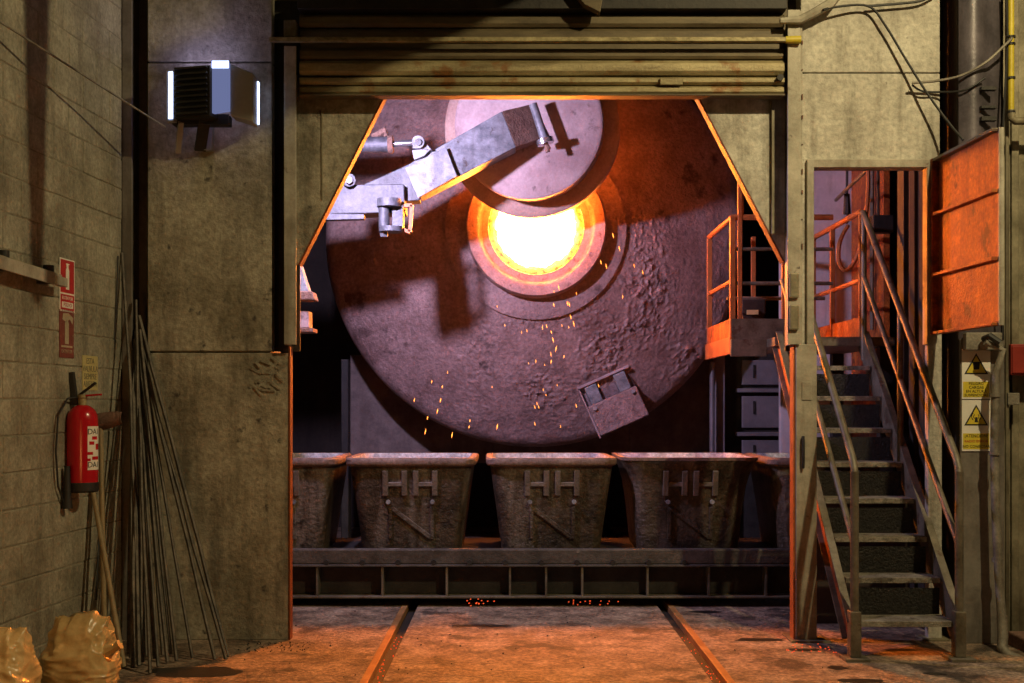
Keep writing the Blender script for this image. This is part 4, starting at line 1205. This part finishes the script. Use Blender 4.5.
poly_face(r, SIDE, [(-0.025, -0.06), (0.025, -0.06), (0.025, 0.06), (0.015, 0.08), (-0.015, 0.08), (-0.025, 0.06)], M['faded_white'], 0.003, 'extinguisher_symbol')
poly_face(r, SIDE, [(-0.06, 0.085), (-0.01, 0.07), (0.04, 0.09), (0.075, 0.06), (0.085, 0.10), (0.02, 0.125), (-0.05, 0.12)], M['faded_white'], 0.003, 'torn_patch')
sign_face(r, SIDE, 0.15, 0.012, M['faded_white'], 0.003, 'white_line', 0.001, 0, -0.075)
lettering('lettering', 'EXTINTOR', 0.030, M['faded_white'], r, SIDE @ Matrix.Translation((0, -0.105, 0.0035)), 0.0005)
r = wall_root('notice_sign', 89.5, 373, 0.002, 'small faded yellow notice with four lines above the extinguisher', 'sign')
sign_face(r, SIDE, 0.225, 0.215, M['yellow_old'])
for i, tx in enumerate(('ESTA', 'VALVULA', 'SIEMPRE', 'ABIERTA')):
    lettering('lettering', tx, 0.052, M['grey_print'], r, SIDE @ Matrix.Translation((0, 0.072 - 0.048 * i, 0.0035)), 0.0005)

# steel arm projecting along the wall
ba = empty('wall_bracket_rail', wall_pt(5, 275, 0.1), 0, 'steel angle rail fixed along the block wall at the left edge', 'rail')
a1 = wall_pt(46, 281, 0.09)
a0 = wall_pt(-14, 263, 0.09) * 2 - a1
MB().bar(a0 + Vector((0, 0, 0.0)), a1, 0.012, 0.07).build('face_plate', M['steel_pale'], ba, bevel=0.003)
MB().bar(a0 + Vector((-0.05, 0, 0.036)), a1 + Vector((-0.05, 0, 0.036)), 0.09, 0.008).build('top_flange', M['bar_worn'], ba)
MB().box(a1 + Vector((-0.005, -0.09, -0.03)), a1 + Vector((0.012, 0.07, 0.022))).build('tip_plate', M['steel_pale'], ba, bevel=0.003)
for t in (0.55, 0.93):
    p = a0.lerp(a1, t)
    MB().tube([p + Vector((-0.03, 0, 0.04)), p + Vector((-0.03, 0, 0.075))], 0.03, 10).build('bolt', M['black_steel'], ba, smooth=True)
    MB().box(p + Vector((-0.10, -0.02, -0.03)), p + Vector((0.0, 0.02, 0.03))).build('standoff', M['black_steel'], ba)

# fire extinguisher
ec = Vector((-2.577, 7.2, 0))
ex = empty('fire_extinguisher', (ec.x, ec.y, 1.045), 0, 'red fire extinguisher hanging on the block wall', 'fire extinguisher')


def vlathe(prof, n=28):
    b = MB()
    for rr, z in prof:
        for k in range(n):
            a = 2 * math.pi * k / n
            b.v.append(Vector((ec.x + rr * math.cos(a), ec.y + rr * math.sin(a), z)))
    for i in range(len(prof) - 1):
        for k in range(n):
            b.f.append((i * n + k, i * n + (k + 1) % n, (i + 1) * n + (k + 1) % n, (i + 1) * n + k))
    b.f.append(tuple(reversed(range(n))))
    b.f.append(tuple((len(prof) - 1) * n + k for k in range(n)))
    return b


ZE = 1.045
vlathe([(0.090, ZE + 0.05), (0.090, ZE + 0.43), (0.086, ZE + 0.465), (0.070, ZE + 0.495), (0.045, ZE + 0.515), (0.028, ZE + 0.522)]).build('cylinder', M['red_paint'], ex, smooth=True)
vlathe([(0.085, ZE), (0.094, ZE + 0.01), (0.094, ZE + 0.055), (0.090, ZE + 0.06)]).build('base_ring', M['rubber'], ex, smooth=True)
vlathe([(0.024, ZE + 0.52), (0.024, ZE + 0.56), (0.030, ZE + 0.565), (0.030, ZE + 0.585)], 14).build('valve', M['bar_worn'], ex, smooth=True)
MB().bar((ec.x - 0.02, ec.y, ZE + 0.58), (ec.x + 0.09, ec.y - 0.03, ZE + 0.655), 0.022, 0.012).build('squeeze_lever', M['rubber'], ex, bevel=0.003)
MB().bar((ec.x - 0.02, ec.y, ZE + 0.575), (ec.x + 0.12, ec.y - 0.02, ZE + 0.585), 0.022, 0.012).build('carry_handle', M['red_paint'], ex, bevel=0.003)
MB().bar((ec.x - 0.05, ec.y + 0.02, ZE + 0.52), (ec.x - 0.075, ec.y + 0.02, ZE + 0.72), 0.03, 0.035).build('wall_hook', M['rubber'], ex, bevel=0.004)
hp = [(ec.x - 0.02, ec.y, ZE + 0.57), (ec.x - 0.06, ec.y - 0.08, ZE + 0.56), (ec.x - 0.075, ec.y - 0.19, ZE + 0.46), (ec.x - 0.078, ec.y - 0.215, ZE + 0.25), (ec.x - 0.075, ec.y - 0.19, ZE + 0.05), (ec.x - 0.07, ec.y - 0.12, ZE - 0.05)]
MB().tube(hp, 0.006, 8).build('hose', M['rubber'], ex, smooth=True)
MB().tube([(ec.x - 0.055, ec.y - 0.10, ZE + 0.16), (ec.x - 0.055, ec.y - 0.10, ZE + 0.0), (ec.x - 0.055, ec.y - 0.10, ZE - 0.09)], [0.016, 0.022, 0.032], 10).build('horn', M['rubber'], ex, smooth=True)
# paper label wrapped on the cylinder (towards the camera's right)
def wrap(z0, z1, a0, a1, rr, mm, name, n=10):
    b = MB()
    for z in (z0, z1):
        for k in range(n + 1):
            a = math.radians(a0 + (a1 - a0) * k / n)
            b.v.append(Vector((ec.x + rr * math.cos(a), ec.y + rr * math.sin(a), z)))
    for k in range(n):
        b.f.append((k, k + 1, n + 2 + k, n + 1 + k))
    return b.build(name, mm, ex, smooth=True)


wrap(ZE + 0.135, ZE + 0.395, -52, 34, 0.0908, M['white_print'], 'label')
for i, (z0, z1, q0, q1) in enumerate(((0.315, 0.335, -34, -6), (0.285, 0.305, -46, -24), (0.255, 0.29, -16, 10), (0.225, 0.243, -52, -30), (0.195, 0.215, -34, 6), (0.188, 0.204, -52, -40))):
    wrap(ZE + z0, ZE + z1, q0, q1, 0.0914, M['red_paint'], 'label_block')
for z in (0.362, 0.165):
    for ch, an in zip('DAI', (-42, -22, -3)):
        a = math.radians(an)
        Mx = Matrix.Translation((0.0916 * math.cos(a), 0.0916 * math.sin(a), z)) @ Matrix.Rotation(a, 4, 'Z') @ SIDE
        lettering('lettering', ch, 0.048, M['black_print'], ex, Mx, 0.0004)

# tools leaning in the corner
sv = empty('shovel', P(104, 640, 7.35), 0, 'rusty-bladed shovel propped blade-up against the block wall', 'shovel')
s0, s1 = P(105, 640, 7.30), P(100.5, 424, 7.55)
s0.z = 0.01
MB().tube([s0, s1], [0.016, 0.016], 10).build('shaft', M['wood'], sv, smooth=True)
b = MB()
bl0 = s1
cols = 7
pts_f = []
for i in range(6):
    t = i / 5
    for k in range(cols):
        u = (k / (cols - 1) - 0.5) * 2
        wid = 0.055 * (1 - 0.35 * t ** 3)
        x = 0.0 + 0.165 * t - 0.02
        pts_f.append(bl0 + Vector((x, -0.03 + 0.03 * u * u - 0.03 * t, u * wid + 0.03 * t + 0.01)))
n0 = len(pts_f)
fs = []
for i in range(5):
    for k in range(cols - 1):
        a = i * cols + k
        fs.append((a, a + 1, a + cols + 1, a + cols))
        fs.append((n0 + a + cols, n0 + a + cols + 1, n0 + a + 1, n0 + a))
edge = list(range(cols)) + [i * cols + cols - 1 for i in range(1, 6)] + list(range(5 * cols + cols - 2, 5 * cols - 1, -1)) + [i * cols for i in range(4, 0, -1)]
for i in range(len(edge)):
    a, c = edge[i], edge[(i + 1) % len(edge)]
    fs.append((a, c, c + n0, a + n0))
b.add(pts_f + [p + Vector((0, 0.006, 0)) for p in pts_f], fs)
b.build('blade', M['arm_rust'], sv, smooth=True)
w0, w1 = P(124, 668, 7.12), P(91, 480, 7.5)
w0.z = 0.012
tag(MB().tube([w0, w1], [0.017, 0.015], 10).build('wooden_stick', M['wood'], smooth=True), 'pale wooden stick leaning below the fire extinguisher', 'stick')


def rod(bx, by, tx, ty, td, r, lab, mid=None):
    d = F * EYE / (by - HOR)
    p0 = Vector(((bx - 512) / F * d, d, r))
    p1 = P(tx, ty, td)
    pts = [p0]
    for k in range(1, 6):
        t = k / 6
        p = p0.lerp(p1, t)
        sag = math.sin(math.pi * t)
        pts.append(p + Vector((random.uniform(-1, 1) * 0.006 * sag + (mid or 0) * sag, 0.0, -0.01 * sag)))
    pts.append(p1)
    o = MB().tube(pts, r, 6).build('steel_rod', M['rod'], smooth=True)
    return tag(o, lab, 'rod', 'steel rods leaning in the corner')


generic = 'thin dark steel rod in the bundle leaning in the corner'
rod(138, 664, 122, 253, 7.98, 0.011, 'tallest thin steel rod of the leaning bundle', mid=0.02)
rod(150, 675, 136, 330, 8.02, 0.011, 'steel rod of the bundle whose foot stands nearest the camera')
rod(228.5, 659, 139, 316, 8.02, 0.014, 'steel rod of the bundle with its foot farthest right')
rod(226, 661, 137, 340, 8.04, 0.012, 'steel rod second from the right in the leaning bundle')
rod(215, 661.5, 138, 330, 8.06, 0.013, 'steel rod third from the right in the leaning bundle')
rod(192.5, 660, 141, 345, 8.06, 0.011, 'steel rod fourth from the right, standing apart in the bundle')
for bx, by, tx, ty in ((176.5, 663, 140, 330), (167.5, 664, 138, 350), (163, 657, 141, 365), (155, 661, 137, 345), (158, 668, 139, 370), (146, 658, 135, 340), (139, 668, 133, 360), (131, 660, 131, 350), (128, 655, 130, 380), (171, 656, 142, 352), (143, 664, 136, 300), (133, 670, 134, 375)):
    rod(bx, by, max(tx, 133), ty, random.uniform(7.97, 8.0), random.choice((0.010, 0.012, 0.014)), generic)

# plastic sacks
def sack(name, cx, cy, hx, hy, h, seed, lab, lean=0.0, peak=0.0):
    b = MB()
    NU, NV = 120, 90
    for j in range(NV + 1):
        v = j / NV
        for i in range(NU):
            a = 2 * math.pi * i / NU
            ca, sa = math.cos(a), math.sin(a)
            sx = math.copysign(abs(ca) ** 0.55, ca)
            sy = math.copysign(abs(sa) ** 0.75, sa)
            wx = 0.88 + 0.14 * math.sin(math.pi * min(1, v * 1.5)) - 0.20 * max(0, v - 0.45) / 0.55
            wy = (0.86 + 0.16 * math.sin(math.pi * min(1, v * 1.4))) * math.sqrt(max(0.0, 1 - max(0, (v - 0.45) / 0.55) ** 1.7)) + 0.03
            q = Vector((sx * 1.5 + seed, sy * 1.5 - seed, v * 2.6))
            r1 = 1 - abs(noise.noise(Vector((q.x * 1.0 + q.z * 0.8, q.y, q.z * 1.3 - q.x * 0.5))))
            r2 = 1 - abs(noise.noise(Vector((q.x * 1.5 - q.z, q.y * 1.5, q.z * 1.5 + q.x)) + Vector((9, 3, 1))))
            r3 = 1 - abs(noise.noise(Vector((q.x * 1.2, q.y * 1.2, q.z * 5.0 + 0.8 * q.x)) + Vector((2, 7, 4))))
            up = 0.35 + 0.65 * min(1, max(0, (v - 0.35) / 0.3))
            k = 1 + (r1 - 0.75) * 0.30 * up + (r2 - 0.75) * 0.16 * up + (r3 - 0.75) * 0.07
            zz = h * v * (1 + 0.10 * (r1 - 0.7) * v) + peak * v * v * (0.5 + 0.5 * sx) * (1 if sx < 0.45 else max(0, 1 - (sx - 0.45) * 2.2))
            b.v.append(Vector((cx + hx * sx * wx * k + lean * v * v, cy + hy * sy * wy * k + 0.03 * (r1 - 0.7) * v, max(0.0, zz))))
    for j in range(NV):
        for i in range(NU):
            b.f.append((j * NU + i, j * NU + (i + 1) % NU, (j + 1) * NU + (i + 1) % NU, (j + 1) * NU + i))
    b.f.append(tuple(reversed(range(NU))))
    b.f.append(tuple(NV * NU + i for i in range(NU)))
    r = empty(name, (cx, cy, 0), 0, lab, 'sack', 'filled plastic sacks')
    b.build('bag', M['sack'], r, smooth=True)
    return r


s2 = sack('plastic_sack', -2.345, 6.50, 0.200, 0.17, 0.41, 3.3, 'crumpled yellow plastic sack nearest the leaning rods', 0.02, 0.05)
b = MB()
b.tube([(-2.16, 6.42, 0.25), (-2.12, 6.40, 0.27), (-2.09, 6.40, 0.29)], [0.04, 0.018, 0.03], 8)
b.build('twisted_ear', M['sack'], s2, smooth=True)
s1_ = sack('plastic_sack', -2.56, 6.02, 0.165, 0.16, 0.44, 8.1, 'crumpled yellow plastic sack at the left edge by the wall', 0.0, 0.0)
MB().bar((-2.75, 5.83, 0.455), (-2.55, 5.86, 0.42), 0.03, 0.03).build('strap', M['rubber'], s1_, bevel=0.006)

# ------------------------------------------------------------------ sparks, embers, debris
def bits(name, mm, items, lab, cat):
    b = MB()
    for p, L, w, dirv in items:
        dirv = Vector(dirv).normalized()
        a = dirv.cross(Vector((0, 1, 0)))
        a.normalize()
        c = dirv.cross(a)
        tip0, tip1 = Vector(p) - dirv * L / 2, Vector(p) + dirv * L / 2
        ring = [Vector(p) + a * w, Vector(p) + c * w, Vector(p) - a * w, Vector(p) - c * w]
        b.add([tip0, tip1] + ring, [(0, 2, 3), (0, 3, 4), (0, 4, 5), (0, 5, 2), (1, 3, 2), (1, 4, 3), (1, 5, 4), (1, 2, 5)])
    return tag(b.build(name, M[mm], None), lab, cat, kind='stuff')


it = []
for k in range(26):       # falling drops under the mouth
    x = random.gauss(545, 34)
    y = random.uniform(290, 430)
    it.append((P(x, y, random.uniform(10.9, 11.1)), random.uniform(0.02, 0.05), 0.0025, (random.uniform(-0.1, 0.45), 0, -1)))
for x, y in ((565, 300), (568, 308), (571, 315), (560, 291), (556, 305), (575, 322), (548, 325), (551, 333), (555, 342), (556, 351), (561, 357), (553, 365), (430, 420), (437, 408), (441, 401), (443, 388), (433, 378), (452, 434), (416, 402), (426, 432), (467, 424), (500, 425), (470, 420), (620, 245), (632, 262), (645, 275), (612, 232), (600, 260), (606, 270)):
    for q in range(1):
        it.append((P(x + random.uniform(-3, 3), y + random.uniform(-4, 4), 11.0), random.uniform(0.03, 0.065), 0.0035, (0.25 if y < 350 else -0.2, 0, -1)))
bits('sparks', 'spark', it, 'small orange sparks falling below the furnace mouth', 'sparks')
it = []
for k in range(14):
    it.append((P(random.gauss(474, 9), random.uniform(599, 606), 9.25), 0.016, 0.005, (1, 0, 0.2)))
for k in range(16):
    it.append((P(random.uniform(560, 620), 600 + random.uniform(0, 5), 9.25), 0.012, 0.005, (1, 0, 0.2)))
for k in range(30):
    it.append(((RX[0] + 0.02 + random.uniform(-.025, .025), random.uniform(6.6, 8.3), -0.036), 0.010, 0.004, (1, 0.3, 0.2)))
    it.append(((RX[1] - 0.02 + random.uniform(-.025, .025), random.uniform(6.6, 8.3), -0.036), 0.010, 0.004, (1, 0.3, 0.2)))
for k in range(24):
    it.append(((random.uniform(1.75, 2.05), random.uniform(7.55, 7.88), 0.004), 0.014, 0.004, (1, 0.3, 0.1)))
bits('embers', 'ember', it, 'dull red embers scattered on the floor and in the rail grooves', 'embers')
it = []
for k in range(150):
    x, y = random.choice(((random.uniform(-1.75, -1.3), random.uniform(7.6, 7.95)), (random.uniform(-2.3, 2.4), random.uniform(6.9, 9.2))))
    s = random.uniform(0.004, 0.011)
    it.append(((x, y, s * 0.4), s * 1.5, s * 0.6, (random.uniform(-1, 1), random.uniform(-1, 1), 0.2)))
bits('floor_grit', 'floor_dark', it, 'dark grit and crumbs strewn on the floor', 'debris')
